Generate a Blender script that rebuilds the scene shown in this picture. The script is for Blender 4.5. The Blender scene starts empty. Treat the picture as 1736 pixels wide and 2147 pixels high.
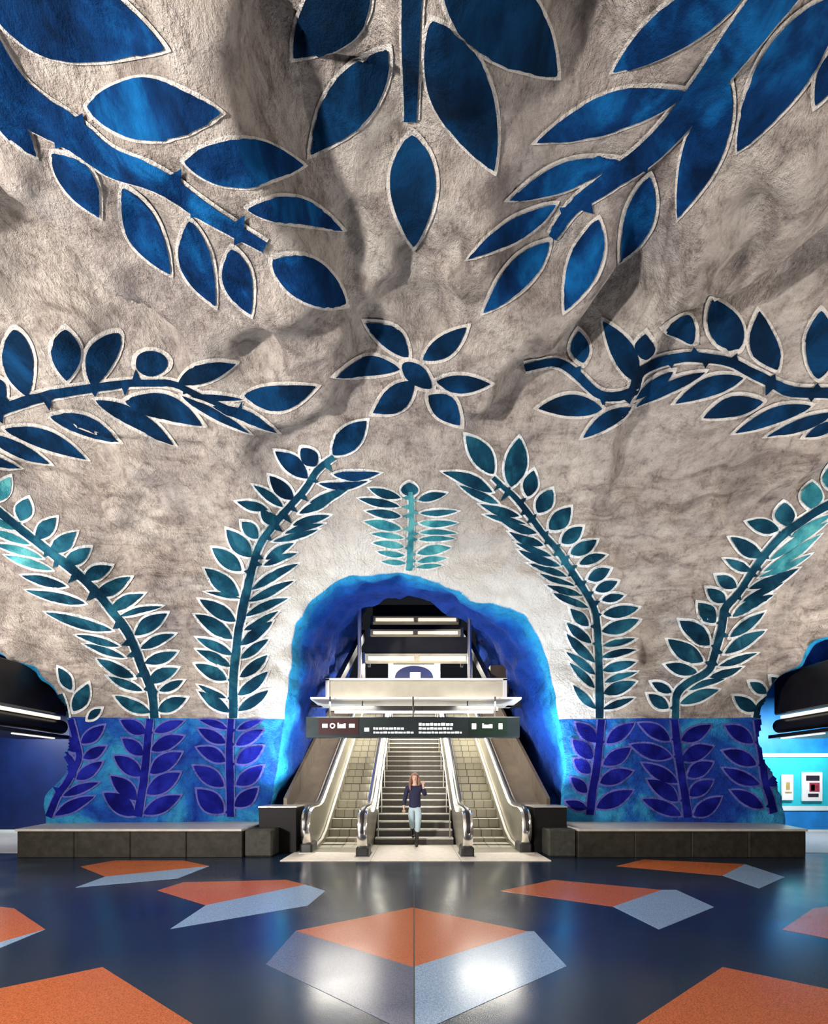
import bpy, bmesh, math, random
import numpy as np
from mathutils import Vector, Matrix
from mathutils.bvhtree import BVHTree

random.seed(7)
rng = np.random.default_rng(11)
scene = bpy.context.scene
COL = scene.collection

# ------------------------------------------------------------------ camera, world, lights, exposure
FPX, CX, HY, CAMZ = 850.0, 868.0, 1640.0, 1.5       # focal length in px, principal column, horizon row, eye height
cam_d = bpy.data.cameras.new('camera')
cam_d.sensor_fit = 'HORIZONTAL'
cam_d.sensor_width = 36.0
cam_d.lens = 36.0 * FPX / 1736.0
cam_d.shift_y = (HY - 2147 / 2) / 1736.0
cam_d.clip_start = 0.05
cam = bpy.data.objects.new('camera', cam_d)
COL.objects.link(cam)
cam.location = (0, 0, CAMZ)
cam.rotation_euler = (math.pi / 2, 0, 0)
scene.camera = cam

world = bpy.data.worlds.new('world')
scene.world = world
world.use_nodes = True
world.node_tree.nodes['Background'].inputs[0].default_value = (0.55, 0.6, 0.7, 1)
world.node_tree.nodes['Background'].inputs[1].default_value = 0.02

scene.view_settings.view_transform = 'Standard'
scene.view_settings.look = 'None'
scene.view_settings.gamma = 1.0
scene.view_settings.use_curve_mapping = False
scene.view_settings.exposure = 0.0
scene.cycles.adaptive_threshold = 0.08
scene.cycles.adaptive_min_samples = 16
scene.cycles.max_bounces = 5
scene.cycles.diffuse_bounces = 2
scene.cycles.glossy_bounces = 3
scene.cycles.transmission_bounces = 2
scene.cycles.caustics_reflective = False
scene.cycles.caustics_refractive = False


def area(name, loc, target, sx, sy, power, color=(1, 1, 1), spread=180):
    d = bpy.data.lights.new(name, 'AREA')
    d.shape = 'RECTANGLE'
    d.size, d.size_y = sx, sy
    d.energy = power
    d.color = color
    d.spread = math.radians(spread)
    o = bpy.data.objects.new(name, d)
    COL.objects.link(o)
    o.location = loc
    v = Vector(target) - Vector(loc)
    o.rotation_euler = v.to_track_quat('-Z', 'Y').to_euler()
    return o


WARM = (1.0, 0.93, 0.86)
COOL = (0.80, 0.90, 1.0)
# added lights over the two platform canopies, grazing the vault for relief
area('added_vault_wash', (-9.3, 3.5, 4.35), (-2.0, 4.5, 8.2), 9.0, 0.25, 680, WARM)
area('added_vault_wash', (9.3, 3.5, 4.35), (2.0, 4.5, 8.2), 9.0, 0.25, 600, WARM)
# unseen key and fill lights added behind the viewpoint
area('unseen_hall_light', (-7.6, -1.6, 2.6), (1.5, 5.5, 7.2), 1.2, 0.4, 2250, (1.0, 0.94, 0.88))
area('unseen_hall_light', (4.2, -3.0, 2.3), (0.5, 8.5, 4.4), 1.6, 0.4, 130, (1.0, 0.95, 0.90))
# escalator shaft luminaires
area('shaft_luminaire', (-1.75, 10.1, 3.5), (-1.7, 9.8, 0), 1.5, 0.6, 130, (1.0, 0.95, 0.85))
area('shaft_luminaire', (1.85, 10.1, 3.5), (1.8, 9.8, 0), 1.5, 0.6, 130, (1.0, 0.95, 0.85))
area('shaft_luminaire', (0, 13.4, 5.5), (0, 13.2, 0), 3.4, 0.4, 700, (1.0, 0.94, 0.82))
area('shaft_luminaire', (0, 17.2, 7.7), (0, 16.5, 0), 3.2, 0.4, 600, (1.0, 0.94, 0.82))
area('added_shaft_fill', (0, 11.9, 4.5), (0, 13.0, 8.0), 3.0, 0.3, 90, COOL)  # added light, brightens the rock round the gantries
# unseen lights added behind the dark parapets to brighten the arch
area('added_arch_wash', (-2.9, 9.0, 1.05), (-3.2, 9.3, 6.0), 0.5, 0.25, 110, COOL, 120)
area('added_arch_wash', (3.0, 9.0, 1.05), (3.3, 9.3, 6.0), 0.5, 0.25, 110, COOL, 120)
# platform lamps beyond the piers
area('platform_lamp', (10.6, 10.6, 3.2), (10.6, 12, 0.8), 2.6, 0.3, 150, (0.9, 0.97, 1.0))
area('platform_lamp', (-10.6, 10.6, 3.2), (-10.4, 11.4, 0.2), 2.6, 0.3, 130, (0.9, 0.97, 1.0))


# ------------------------------------------------------------------ small helpers
def ray(px, py):
    return Vector(((px - CX) / FPX, 1.0, -(py - HY) / FPX))


def at(px, py, depth):
    return Vector(((px - CX) * depth / FPX, depth, CAMZ - (py - HY) * depth / FPX))


def on_floor(px, py):
    return at(px, py, FPX * CAMZ / (py - HY))


def link(name, me, mats=(), parent=None, smooth=False):
    o = bpy.data.objects.new(name, me)
    COL.objects.link(o)
    for m in (mats if isinstance(mats, (list, tuple)) else [mats]):
        if m is not None and m.name not in [x.name for x in me.materials if x]:
            me.materials.append(m)
    if smooth:
        me.shade_smooth()
    if parent is not None:
        o.parent = parent
        o.matrix_parent_inverse = parent.matrix_world.inverted()
    return o


def tag(o, label=None, cat=None, group=None, kind=None):
    if label: o['label'] = label
    if cat: o['category'] = cat
    if group: o['group'] = group
    if kind: o['kind'] = kind
    return o


def empty(name, loc=(0, 0, 0)):
    o = bpy.data.objects.new(name, None)
    COL.objects.link(o)
    o.location = loc
    o.empty_display_size = 0.1
    bpy.context.view_layer.update()
    return o


class MB:
    """collects simple solids into one mesh"""
    def __init__(self):
        self.v, self.f, self.m = [], [], []

    def add(self, vs, fs, mi=0):
        n = len(self.v)
        self.v += [tuple(p) for p in vs]
        self.f += [tuple(i + n for i in f) for f in fs]
        self.m += [mi] * len(fs)
        return self

    def box(self, x0, x1, y0, y1, z0, z1, mi=0):
        vs = [(x, y, z) for z in (z0, z1) for y in (y0, y1) for x in (x0, x1)]
        fs = [(0, 2, 3, 1), (4, 5, 7, 6), (0, 1, 5, 4), (2, 6, 7, 3), (0, 4, 6, 2), (1, 3, 7, 5)]
        return self.add(vs, fs, mi)

    def prism_x(self, prof, x0, x1, mi=0):
        """profile of (y,z), counter-clockwise seen from +x, extruded from x0 to x1"""
        n = len(prof)
        vs = [(x0, y, z) for y, z in prof] + [(x1, y, z) for y, z in prof]
        fs = [tuple(range(n - 1, -1, -1)), tuple(range(n, 2 * n))]
        fs += [(i, (i + 1) % n, n + (i + 1) % n, n + i) for i in range(n)]
        return self.add(vs, fs, mi)

    def prism_z(self, prof, z0, z1, mi=0):
        n = len(prof)
        vs = [(x, y, z0) for x, y in prof] + [(x, y, z1) for x, y in prof]
        fs = [tuple(range(n - 1, -1, -1)), tuple(range(n, 2 * n))]
        fs += [(i, (i + 1) % n, n + (i + 1) % n, n + i) for i in range(n)]
        return self.add(vs, fs, mi)

    def prism_y(self, prof, y0, y1, mi=0):
        n = len(prof)
        vs = [(x, y0, z) for x, z in prof] + [(x, y1, z) for x, z in prof]
        fs = [tuple(range(n)), tuple(range(2 * n - 1, n - 1, -1))]
        fs += [(i, n + i, n + (i + 1) % n, (i + 1) % n) for i in range(n)]
        return self.add(vs, fs, mi)

    def tube(self, pts, r, seg=10, mi=0, flat=1.0, closed=False):
        pts = [Vector(p) for p in pts]
        n0 = len(pts)
        vs, fs = [], []
        rs = r if isinstance(r, (list, tuple)) else [r] * n0
        for i, p in enumerate(pts):
            a = pts[i - 1] if (i or closed) else p
            b = pts[(i + 1) % n0] if (i < n0 - 1 or closed) else p
            t = (b - a).normalized()
            u = t.cross(Vector((0, 0, 1)))
            if u.length < 1e-3 or abs(t.x) < 1e-4:
                u = Vector((1, 0, 0))
            u.normalize()
            w = u.cross(t).normalized()
            for k in range(seg):
                an = 2 * math.pi * k / seg
                vs.append(p + (u * math.cos(an) + w * math.sin(an) * flat) * rs[i])
        m = n0 if closed else n0 - 1
        for i in range(m):
            j = (i + 1) % n0
            for k in range(seg):
                k2 = (k + 1) % seg
                fs.append((i * seg + k, i * seg + k2, j * seg + k2, j * seg + k))
        if not closed:
            fs.append(tuple(range(seg - 1, -1, -1)))
            fs.append(tuple((n0 - 1) * seg + k for k in range(seg)))
        return self.add(vs, fs, mi)

    def lathe(self, prof, c, seg=16, mi=0):
        vs, fs = [], []
        for r, z in prof:
            for k in range(seg):
                an = 2 * math.pi * k / seg
                vs.append((c[0] + r * math.cos(an), c[1] + r * math.sin(an), c[2] + z))
        for i in range(len(prof) - 1):
            for k in range(seg):
                k2 = (k + 1) % seg
                fs.append((i * seg + k, i * seg + k2, (i + 1) * seg + k2, (i + 1) * seg + k))
        fs.append(tuple(range(seg - 1, -1, -1)))
        fs.append(tuple((len(prof) - 1) * seg + k for k in range(seg)))
        return self.add(vs, fs, mi)

    def build(self, name, mats=(), parent=None, smooth=False, bevel=0.0):
        me = bpy.data.meshes.new(name)
        me.from_pydata(self.v, [], self.f)
        mats = mats if isinstance(mats, (list, tuple)) else [mats]
        for m in mats:
            me.materials.append(m)
        me.polygons.foreach_set('material_index', self.m)
        bm = bmesh.new()
        bm.from_mesh(me)
        bmesh.ops.recalc_face_normals(bm, faces=bm.faces[:])
        if bevel:
            bmesh.ops.bevel(bm, geom=bm.edges[:], offset=bevel, segments=1, affect='EDGES', profile=0.5)
        bm.to_mesh(me)
        bm.free()
        o = bpy.data.objects.new(name, me)
        COL.objects.link(o)
        if smooth:
            me.shade_smooth()
            me.set_sharp_from_angle(angle=math.radians(40))
        if parent is not None:
            o.parent = parent
            o.matrix_parent_inverse = parent.matrix_world.inverted()
        return o


# ------------------------------------------------------------------ materials
class NT:
    def __init__(self, name):
        self.m = bpy.data.materials.new(name)
        self.m.use_nodes = True
        self.t = self.m.node_tree
        self.b = self.t.nodes['Principled BSDF']

    def n(self, kind, **kw):
        x = self.t.nodes.new(kind)
        for k, v in kw.items():
            setattr(x, k, v)
        return x

    def l(self, a, b):
        self.t.links.new(a, b)

    def pos(self, scale=(1, 1, 1), rot=(0, 0, 0)):
        g = self.n('ShaderNodeTexCoord')
        mp = self.n('ShaderNodeMapping')
        mp.inputs['Scale'].default_value = scale
        mp.inputs['Rotation'].default_value = rot
        self.l(g.outputs['Object'], mp.inputs['Vector'])
        return mp.outputs['Vector']

    def noise(self, scale, detail=4, rough=0.6, vec=None, dist=0.0):
        x = self.n('ShaderNodeTexNoise')
        x.inputs['Scale'].default_value = scale
        x.inputs['Detail'].default_value = detail
        x.inputs['Roughness'].default_value = rough
        x.inputs['Distortion'].default_value = dist
        self.l(vec if vec is not None else self.pos(), x.inputs['Vector'])
        return x.outputs['Fac']

    def ramp(self, fac, stops, interp='LINEAR'):
        r = self.n('ShaderNodeValToRGB')
        r.color_ramp.interpolation = interp
        els = r.color_ramp.elements
        while len(els) < len(stops):
            els.new(0.5)
        for e, (p, c) in zip(els, stops):
            e.position = p
            e.color = (*c, 1) if len(c) == 3 else c
        self.l(fac, r.inputs['Fac'])
        return r.outputs['Color']

    def mix(self, fac, a, b, mode='MIX'):
        x = self.n('ShaderNodeMix', data_type='RGBA', blend_type=mode)
        for s, v in ((x.inputs[0], fac), (x.inputs[6], a), (x.inputs[7], b)):
            if isinstance(v, (int, float)):
                s.default_value = v
            elif isinstance(v, tuple):
                s.default_value = (*v, 1)
            else:
                self.l(v, s)
        return x.outputs[2]

    def math(self, op, a, b=0.0, c=None, clamp=False):
        x = self.n('ShaderNodeMath', operation=op, use_clamp=clamp)
        for s, v in zip(x.inputs, (a, b, c)):
            if v is None:
                continue
            if isinstance(v, (int, float)):
                s.default_value = v
            else:
                self.l(v, s)
        return x.outputs[0]

    def maprange(self, v, a, b, c=0.0, d=1.0):
        x = self.n('ShaderNodeMapRange')
        x.interpolation_type = 'SMOOTHSTEP'
        self.l(v, x.inputs[0])
        for i, q in enumerate((a, b, c, d)):
            x.inputs[i + 1].default_value = q
        return x.outputs[0]

    def attr(self, name):
        return self.n('ShaderNodeAttribute', attribute_name=name).outputs['Fac']

    def bump(self, h, strength, dist, normal=None):
        x = self.n('ShaderNodeBump')
        x.inputs['Strength'].default_value = strength
        x.inputs['Distance'].default_value = dist
        self.l(h, x.inputs['Height'])
        if normal is not None:
            self.l(normal, x.inputs['Normal'])
        return x.outputs['Normal']

    def set(self, color=None, rough=None, metal=None, normal=None, emit=None, estr=None, spec=None, coat=None):
        b = self.b
        def s(key, v):
            if v is None:
                return
            if isinstance(v, tuple):
                b.inputs[key].default_value = (*v, 1)
            elif isinstance(v, (int, float)):
                b.inputs[key].default_value = v
            else:
                self.l(v, b.inputs[key])
        s('Base Color', color); s('Roughness', rough); s('Metallic', metal); s('Normal', normal)
        s('Emission Color', emit); s('Emission Strength', estr); s('Specular IOR Level', spec); s('Coat Weight', coat)
        return self.m


def simple(name, color, rough=0.5, metal=0.0, vary=0.25, nscale=6.0, bump=0.0, stretch=(1, 1, 1), spec=None):
    t = NT(name)
    v = t.pos(stretch)
    f = t.noise(nscale, 5, 0.6, v)
    lo = tuple(c * (1 - vary) for c in color)
    hi = tuple(min(1, c * (1 + vary)) for c in color)
    c = t.ramp(f, [(0.3, lo), (0.7, hi)])
    nrm = t.bump(f, bump, 0.02) if bump else None
    return t.set(color=c, rough=rough, metal=metal, normal=nrm, spec=spec)


def glow(name, color, strength):
    t = NT(name)
    return t.set(color=(0.8, 0.8, 0.8), rough=0.4, emit=color, estr=float(strength))


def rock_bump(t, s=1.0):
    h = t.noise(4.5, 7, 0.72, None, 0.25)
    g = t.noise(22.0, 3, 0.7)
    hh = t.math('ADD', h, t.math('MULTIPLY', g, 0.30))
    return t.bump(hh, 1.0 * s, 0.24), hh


def make_rock():
    """one paint job over the whole cave: bare rock, white paint and light halo round the arch, blue with a painted-in cyan glow in the tunnels, blue on the pier feet"""
    t = NT('rock_paint')
    nrm, h = rock_bump(t)
    big = t.noise(0.7, 4, 0.6, None, 0.6)
    strat = t.noise(1.9, 6, 0.72, t.pos((0.4, 0.8, 2.0), (0.3, 0.25, 0)), 0.8)
    col = t.ramp(big, [(0.32, (0.44, 0.395, 0.375)), (0.5, (0.585, 0.525, 0.475)), (0.68, (0.72, 0.655, 0.585))])
    stc = t.ramp(strat, [(0.36, (0.34, 0.30, 0.305)), (0.48, (0.78, 0.75, 0.74)), (0.58, (1, 1, 1))])
    col = t.mix(0.72, col, stc, 'MULTIPLY')
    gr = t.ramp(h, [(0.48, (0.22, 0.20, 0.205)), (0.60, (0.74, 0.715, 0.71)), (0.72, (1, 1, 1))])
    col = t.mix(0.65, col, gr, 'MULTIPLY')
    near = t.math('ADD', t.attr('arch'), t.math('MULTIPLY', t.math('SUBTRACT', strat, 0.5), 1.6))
    col = t.mix(t.maprange(near, 0.0, 1.6, 0.95, 0.0), col, (0.80, 0.80, 0.77))  # white paint plus the light halo round the arch, put into the colour
    # tunnels: blue paint, with the cyan glow at the edge put into the colour
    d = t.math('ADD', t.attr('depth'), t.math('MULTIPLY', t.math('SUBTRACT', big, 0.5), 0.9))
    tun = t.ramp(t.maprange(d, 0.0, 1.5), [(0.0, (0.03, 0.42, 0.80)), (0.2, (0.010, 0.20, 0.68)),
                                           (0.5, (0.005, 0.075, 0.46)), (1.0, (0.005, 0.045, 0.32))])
    # pier feet
    dado = t.ramp(big, [(0.36, (0.010, 0.050, 0.42)), (0.48, (0.016, 0.15, 0.62)), (0.60, (0.05, 0.42, 0.80))])
    sep = t.n('ShaderNodeSeparateXYZ')
    t.l(t.n('ShaderNodeTexCoord').outputs['Object'], sep.inputs[0])
    dm = t.math('MULTIPLY', t.math('LESS_THAN', sep.outputs['Z'], DADO_Z), t.math('GREATER_THAN', sep.outputs['Y'], 6.8))
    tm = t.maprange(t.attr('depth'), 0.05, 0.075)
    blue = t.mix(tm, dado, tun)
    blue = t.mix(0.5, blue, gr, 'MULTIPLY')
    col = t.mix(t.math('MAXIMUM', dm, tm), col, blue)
    return t.set(color=col, rough=0.85, normal=nrm, spec=0.15)


def make_leaf(name, dark, mid, light):
    t = NT(name)
    nrm, h = rock_bump(t, 0.45)
    f = t.noise(1.5, 5, 0.62, None, 0.5)
    col = t.ramp(f, [(0.34, dark), (0.5, mid), (0.66, light)])
    return t.set(color=col, rough=0.75, normal=nrm, spec=0.04)


DADO_Z = 2.99
M = {}
M['rock'] = make_rock()
M['navy'] = make_leaf('navy_leaf_paint', (0.001, 0.007, 0.018), (0.0015, 0.014, 0.042), (0.003, 0.034, 0.10))
M['blue'] = make_leaf('blue_leaf_paint', (0.001, 0.008, 0.030), (0.002, 0.024, 0.092), (0.004, 0.085, 0.25))
M['teal'] = make_leaf('teal_leaf_paint', (0.002, 0.014, 0.032), (0.004, 0.036, 0.066), (0.016, 0.10, 0.15))
M['aqua'] = make_leaf('aqua_leaf_paint', (0.01, 0.07, 0.11), (0.025, 0.17, 0.21), (0.09, 0.34, 0.36))
M['indigo'] = make_leaf('indigo_leaf_paint', (0.003, 0.003, 0.075), (0.005, 0.007, 0.15), (0.012, 0.018, 0.26))
def make_rim(name, c):
    t = NT(name)
    nrm, h = rock_bump(t, 0.8)
    g = t.ramp(h, [(0.48, tuple(x * 0.5 for x in c)), (0.64, c)])
    return t.set(color=g, rough=0.85, normal=nrm, spec=0.1)
M['rim'] = make_rim('pale_rim_paint', (0.66, 0.62, 0.58))
M['rim_white'] = make_rim('white_rim_paint', (0.80, 0.83, 0.84))
M['rim_violet'] = make_rim('violet_rim_paint', (0.13, 0.14, 0.50))


def make_floor():
    t = NT('floor_terrazzo')
    f = t.noise(140.0, 2, 0.6)
    g = t.noise(1.2, 3, 0.5)
    col = t.ramp(f, [(0.35, (0.004, 0.010, 0.024)), (0.55, (0.006, 0.017, 0.040)), (0.75, (0.02, 0.04, 0.075))])
    r = t.ramp(g, [(0.3, (0.17, 0.17, 0.17)), (0.7, (0.26, 0.26, 0.26))])
    nb = t.bump(t.noise(5.0, 3, 0.5), 0.05, 0.01)
    return t.set(color=col, rough=r, normal=nb, spec=0.6)


def make_inlay(name, c):
    t = NT(name)
    f = t.noise(110.0, 3, 0.65)
    col = t.ramp(f, [(0.32, tuple(x * 0.55 for x in c)), (0.5, c), (0.7, tuple(min(1, x * 1.5) for x in c))])
    g = t.noise(1.2, 3, 0.5)
    r = t.ramp(g, [(0.3, (0.20, 0.20, 0.20)), (0.7, (0.28, 0.28, 0.28))])
    nb = t.bump(t.noise(5.0, 3, 0.5), 0.05, 0.01)
    return t.set(color=col, rough=r, normal=nb, spec=0.5)


M['floor'] = make_floor()
M['orange'] = make_inlay('orange_terrazzo', (0.38, 0.095, 0.026))
M['skyblue'] = make_inlay('pale_blue_terrazzo', (0.20, 0.30, 0.44))
M['plum'] = make_inlay('plum_grey_terrazzo', (0.085, 0.095, 0.15))
M['landing'] = simple('landing_stone', (0.66, 0.60, 0.52), 0.4, 0, 0.12, 9, 0.05)
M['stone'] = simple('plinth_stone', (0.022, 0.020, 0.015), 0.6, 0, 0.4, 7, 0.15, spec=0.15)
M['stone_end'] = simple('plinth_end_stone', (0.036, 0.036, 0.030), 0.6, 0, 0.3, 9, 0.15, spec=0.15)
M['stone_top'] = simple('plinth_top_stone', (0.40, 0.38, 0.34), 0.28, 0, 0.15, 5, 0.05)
M['steel'] = simple('brushed_steel', (0.78, 0.75, 0.68), 0.28, 1.0, 0.08, 30, 0.02, (1, 0.1, 0.1))
M['steel_bright'] = simple('polished_steel', (0.88, 0.86, 0.80), 0.2, 1.0, 0.05, 20)
M['panel'] = simple('balustrade_panel', (0.36, 0.34, 0.27), 0.35, 0.6, 0.15, 4, 0, (1, 0.3, 0.3))
M['step'] = simple('escalator_step_metal', (0.46, 0.43, 0.34), 0.45, 0.3, 0.18, 40, 0.1, (6, 0.2, 0.2))
M['step_dark'] = simple('escalator_step_groove', (0.14, 0.14, 0.11), 0.5, 0.3, 0.18, 40, 0.1, (6, 0.2, 0.2))
M['rubber'] = simple('handrail_rubber', (0.012, 0.012, 0.014), 0.35, 0, 0.2, 10)
M['black'] = simple('black_metal', (0.012, 0.012, 0.013), 0.4, 0, 0.25, 5)
M['riser'] = simple('stair_riser_stone', (0.055, 0.05, 0.042), 0.5, 0, 0.3, 8)
M['tread'] = simple('stair_tread_stone', (0.42, 0.40, 0.36), 0.45, 0, 0.15, 8)
M['deck'] = simple('pale_deck_metal', (0.80, 0.77, 0.69), 0.4, 0.25, 0.06, 6)
M['clad'] = simple('brown_cladding', (0.070, 0.050, 0.032), 0.5, 0.15, 0.3, 2.5, 0.03, (1, 1, 0.25))
M['beige'] = simple('beige_fascia', (0.52, 0.48, 0.38), 0.5, 0, 0.1, 3)
M['white'] = simple('white_enamel', (0.82, 0.82, 0.80), 0.4, 0, 0.04, 3)
M['parapet'] = simple('dark_parapet', (0.006, 0.005, 0.006), 0.55, 0, 0.3, 3, spec=0.15)
M['tube'] = glow('fluorescent_tube', (1.0, 0.95, 0.84), 6.0)
M['tube_soft'] = glow('fluorescent_tube_soft', (1.0, 0.93, 0.80), 2.2)
M['deck_glow'] = glow('deck_light', (1.0, 0.96, 0.88), 5.0)
M['tube_dim'] = glow('fluorescent_tube_dim', (1.0, 0.88, 0.72), 1.0)
M['sign'] = simple('sign_panel', (0.010, 0.016, 0.018), 0.5, 0, 0.2, 3, spec=0.2)
M['sign_red'] = simple('sign_red_panel', (0.020, 0.003, 0.004), 0.5, 0, 0.2, 3, spec=0.2)
M['sign_green'] = simple('sign_green_panel', (0.005, 0.016, 0.008), 0.5, 0, 0.2, 3, spec=0.2)
M['mark_white'] = glow('sign_mark_white', (0.72, 0.90, 0.92), 0.75)
M['mark_red'] = glow('sign_mark_red', (0.95, 0.30, 0.33), 0.75)
M['mark_green'] = glow('sign_mark_green', (0.75, 0.92, 0.74), 0.7)
M['teal_wall'] = simple('turquoise_wall_paint', (0.03, 0.52, 0.62), 0.5, 0, 0.15, 2)
M['azure_wall'] = simple('azure_wall_paint', (0.012, 0.22, 0.62), 0.5, 0, 0.25, 2)
M['navy_wall'] = simple('navy_wall_paint', (0.003, 0.014, 0.085), 0.5, 0, 0.25, 2)
M['stripe'] = simple('white_stripe_paint', (0.75, 0.85, 0.84), 0.5, 0, 0.05, 2)
M['canopy'] = simple('canopy_black', (0.010, 0.009, 0.010), 0.35, 0, 0.3, 3)
M['brown'] = simple('duct_end_brown', (0.09, 0.035, 0.022), 0.4, 0.2, 0.3, 12)
M['platform'] = simple('platform_paving', (0.50, 0.48, 0.46), 0.3, 0, 0.1, 4)

# ------------------------------------------------------------------ the rock: hall, escalator tunnel, platform tunnels as one field
A, B, C, Y0 = 12.6, 7.6, 8.4, 2.0
SLOPE = math.tan(math.radians(30))


def hall_d(X, Y, Z):
    x2, y2, z2 = np.abs(X) / A, np.abs(Y - Y0) / B, np.maximum(Z, 0) / C
    f = np.sqrt(np.sqrt(x2 ** 4 + y2 ** 4 + z2 ** 4)) + 1e-6
    r = np.sqrt(X ** 2 + (Y - Y0) ** 2 + np.maximum(Z, 0) ** 2)
    return r * (1 - 1 / f)


def sec(pts, depth):
    return np.array([((x - CX) * depth / FPX, CAMZ - (y - HY) * depth / FPX) for x, y in pts])


OUT_PX = [(560, 1900), (553, 1690), (566, 1560), (580, 1440), (592, 1350), (606, 1290), (650, 1250), (705, 1222), (770, 1203),
          (840, 1203), (905, 1212), (965, 1232), (1018, 1258), (1065, 1256), (1110, 1275), (1148, 1318), (1172, 1385),
          (1190, 1450), (1206, 1530), (1204, 1600), (1186, 1690), (1180, 1900)]
IN_PX = [(600, 1900), (596, 1690), (628, 1600), (648, 1500), (668, 1420), (690, 1345), (715, 1305), (752, 1268), (800, 1256),
         (850, 1250), (905, 1252), (955, 1262), (985, 1290), (1010, 1315), (1045, 1350), (1072, 1400), (1100, 1470),
         (1108, 1540), (1150, 1610), (1172, 1690), (1172, 1900)]
DO, DI = 9.05, 10.9
SEC_O, SEC_I = sec(OUT_PX, DO), sec(IN_PX, DI)


def poly_sd(P, X, Z):
    """signed distance to a closed polygon (negative inside) on 2-D arrays"""
    d = np.full(X.shape, 1e9)
    inside = np.zeros(X.shape, bool)
    n = len(P)
    for i in range(n):
        a, b = P[i], P[(i + 1) % n]
        ex, ez = b - a
        wx, wz = X - a[0], Z - a[1]
        t = np.clip((wx * ex + wz * ez) / (ex * ex + ez * ez), 0, 1)
        d = np.minimum(d, (wx - ex * t) ** 2 + (wz - ez * t) ** 2)
        cond = (a[1] > Z) != (b[1] > Z)
        with np.errstate(divide='ignore', invalid='ignore'):
            xi = a[0] + (Z - a[1]) * ex / (ez if abs(ez) > 1e-9 else 1e-9)
        inside ^= cond & (X < xi)
    return np.sqrt(d) * np.where(inside, -1, 1)


def plat_d(X, Y, Z, side):
    cx = 10.95 * side
    ex, ez = (X - cx) / 3.0, (Z - 2.65) / 2.35
    ez = np.where(ez < 0, np.maximum(ez * 0.9, -0.56), ez)
    f = np.sqrt(ex * ex + ez * ez) + 1e-6
    return (f - 1) * 2.5


def smin(a, b, k):
    h = np.clip(0.5 + 0.5 * (b - a) / k, 0, 1)
    return b * (1 - h) + a * h - k * h * (1 - h)


VX = 0.085
x_ax = np.arange(-14.0, 14.0 + 1e-6, VX)
y_ax = np.arange(-6.4, 19.0 + 1e-6, VX)
z_ax = np.arange(-0.35, 12.6 + 1e-6, VX)
X2, Z2 = np.meshgrid(x_ax, z_ax, indexing='ij')
sdo = poly_sd(SEC_O, X2, Z2).astype(np.float32)


def arch_field(X, Y, Z):
    """escalator tunnel: section lofts from the outer to the inner outline, then climbs with the stairs (arrays on one Y)"""
    t = min(max((Y - DO) / (DI - DO), 0), 1)
    lift = max(0.0, Y - DI) * SLOPE
    so = poly_sd(SEC_O, X, Z)
    if t <= 0:
        return so
    si = poly_sd(SEC_I, X, Z - lift)
    if lift > 0:
        si = np.where(Z - lift < 3.0, np.minimum(si, np.maximum(np.abs(X) - 3.0, Z - lift - 3.0)), si)
    return so * (1 - t) + si * t


F = np.empty((len(x_ax), len(y_ax), len(z_ax)), np.float32)
for j, yv in enumerate(y_ax):
    Yv = np.full(X2.shape, yv)
    d = hall_d(X2, Yv, Z2)
    if yv > 6.5:
        tn = np.maximum(arch_field(X2, yv, Z2), 7.0 - yv)
        if yv < 13.2:
            for s in (-1, 1):
                d = smin(d, np.maximum(np.maximum(plat_d(X2, Yv, Z2, s), 6.6 - yv), yv - 13.0), 0.22)
        d = smin(d, tn, 0.16)
    F[:, j, :] = d


def surface_nets(V, ox, h):
    S = V < 0
    c = [S[dx:S.shape[0] - 1 + dx, dy:S.shape[1] - 1 + dy, dz:S.shape[2] - 1 + dz] for dx in (0, 1) for dy in (0, 1) for dz in (0, 1)]
    cnt = sum(q.astype(np.int8) for q in c)
    I, J, K = np.nonzero((cnt > 0) & (cnt < 8))
    cid = np.full(cnt.shape, -1, np.int32)
    cid[I, J, K] = np.arange(len(I))
    corner = [(dx, dy, dz) for dx in (0, 1) for dy in (0, 1) for dz in (0, 1)]
    vals = [V[I + a, J + b, K + e] for a, b, e in corner]
    acc = np.zeros((len(I), 3))
    num = np.zeros(len(I))
    for p in range(8):
        for q in range(p + 1, 8):
            df = [abs(corner[p][i] - corner[q][i]) for i in range(3)]
            if sum(df) != 1:
                continue
            va, vb = vals[p], vals[q]
            m = (va < 0) != (vb < 0)
            t = np.where(m, va / np.where(m, va - vb, 1), 0)
            for i in range(3):
                acc[:, i] += np.where(m, corner[p][i] + t * (corner[q][i] - corner[p][i]), 0)
            num += m
    P = (acc / num[:, None] + np.stack([I, J, K], 1)) * h + np.array(ox)
    quads = []
    for ax in range(3):
        u, w = (ax + 1) % 3, (ax + 2) % 3
        sl0 = [slice(1, -1)] * 3
        sl0[ax] = slice(0, -1)
        sl1 = list(sl0)
        sl1[ax] = slice(1, None)
        s0, s1 = S[tuple(sl0)], S[tuple(sl1)]
        E = np.stack(np.nonzero(s0 != s1), 1)
        E0 = E.copy()
        for i in range(3):
            if i != ax:
                E0[:, i] += 1
        air0 = s0[E[:, 0], E[:, 1], E[:, 2]]
        ids = []
        for du, dw in ((-1, -1), (0, -1), (0, 0), (-1, 0)):
            q = E0.copy()
            q[:, u] += du
            q[:, w] += dw
            ids.append(cid[q[:, 0], q[:, 1], q[:, 2]])
        Q = np.stack(ids, 1)
        ok = (Q >= 0).all(1)
        Q, air0 = Q[ok], air0[ok]
        Q[air0] = Q[air0][:, ::-1]
        quads.append(Q)
    return P, np.concatenate(quads)


P, Q = surface_nets(F, (x_ax[0], y_ax[0], z_ax[0]), VX)
del F

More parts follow.
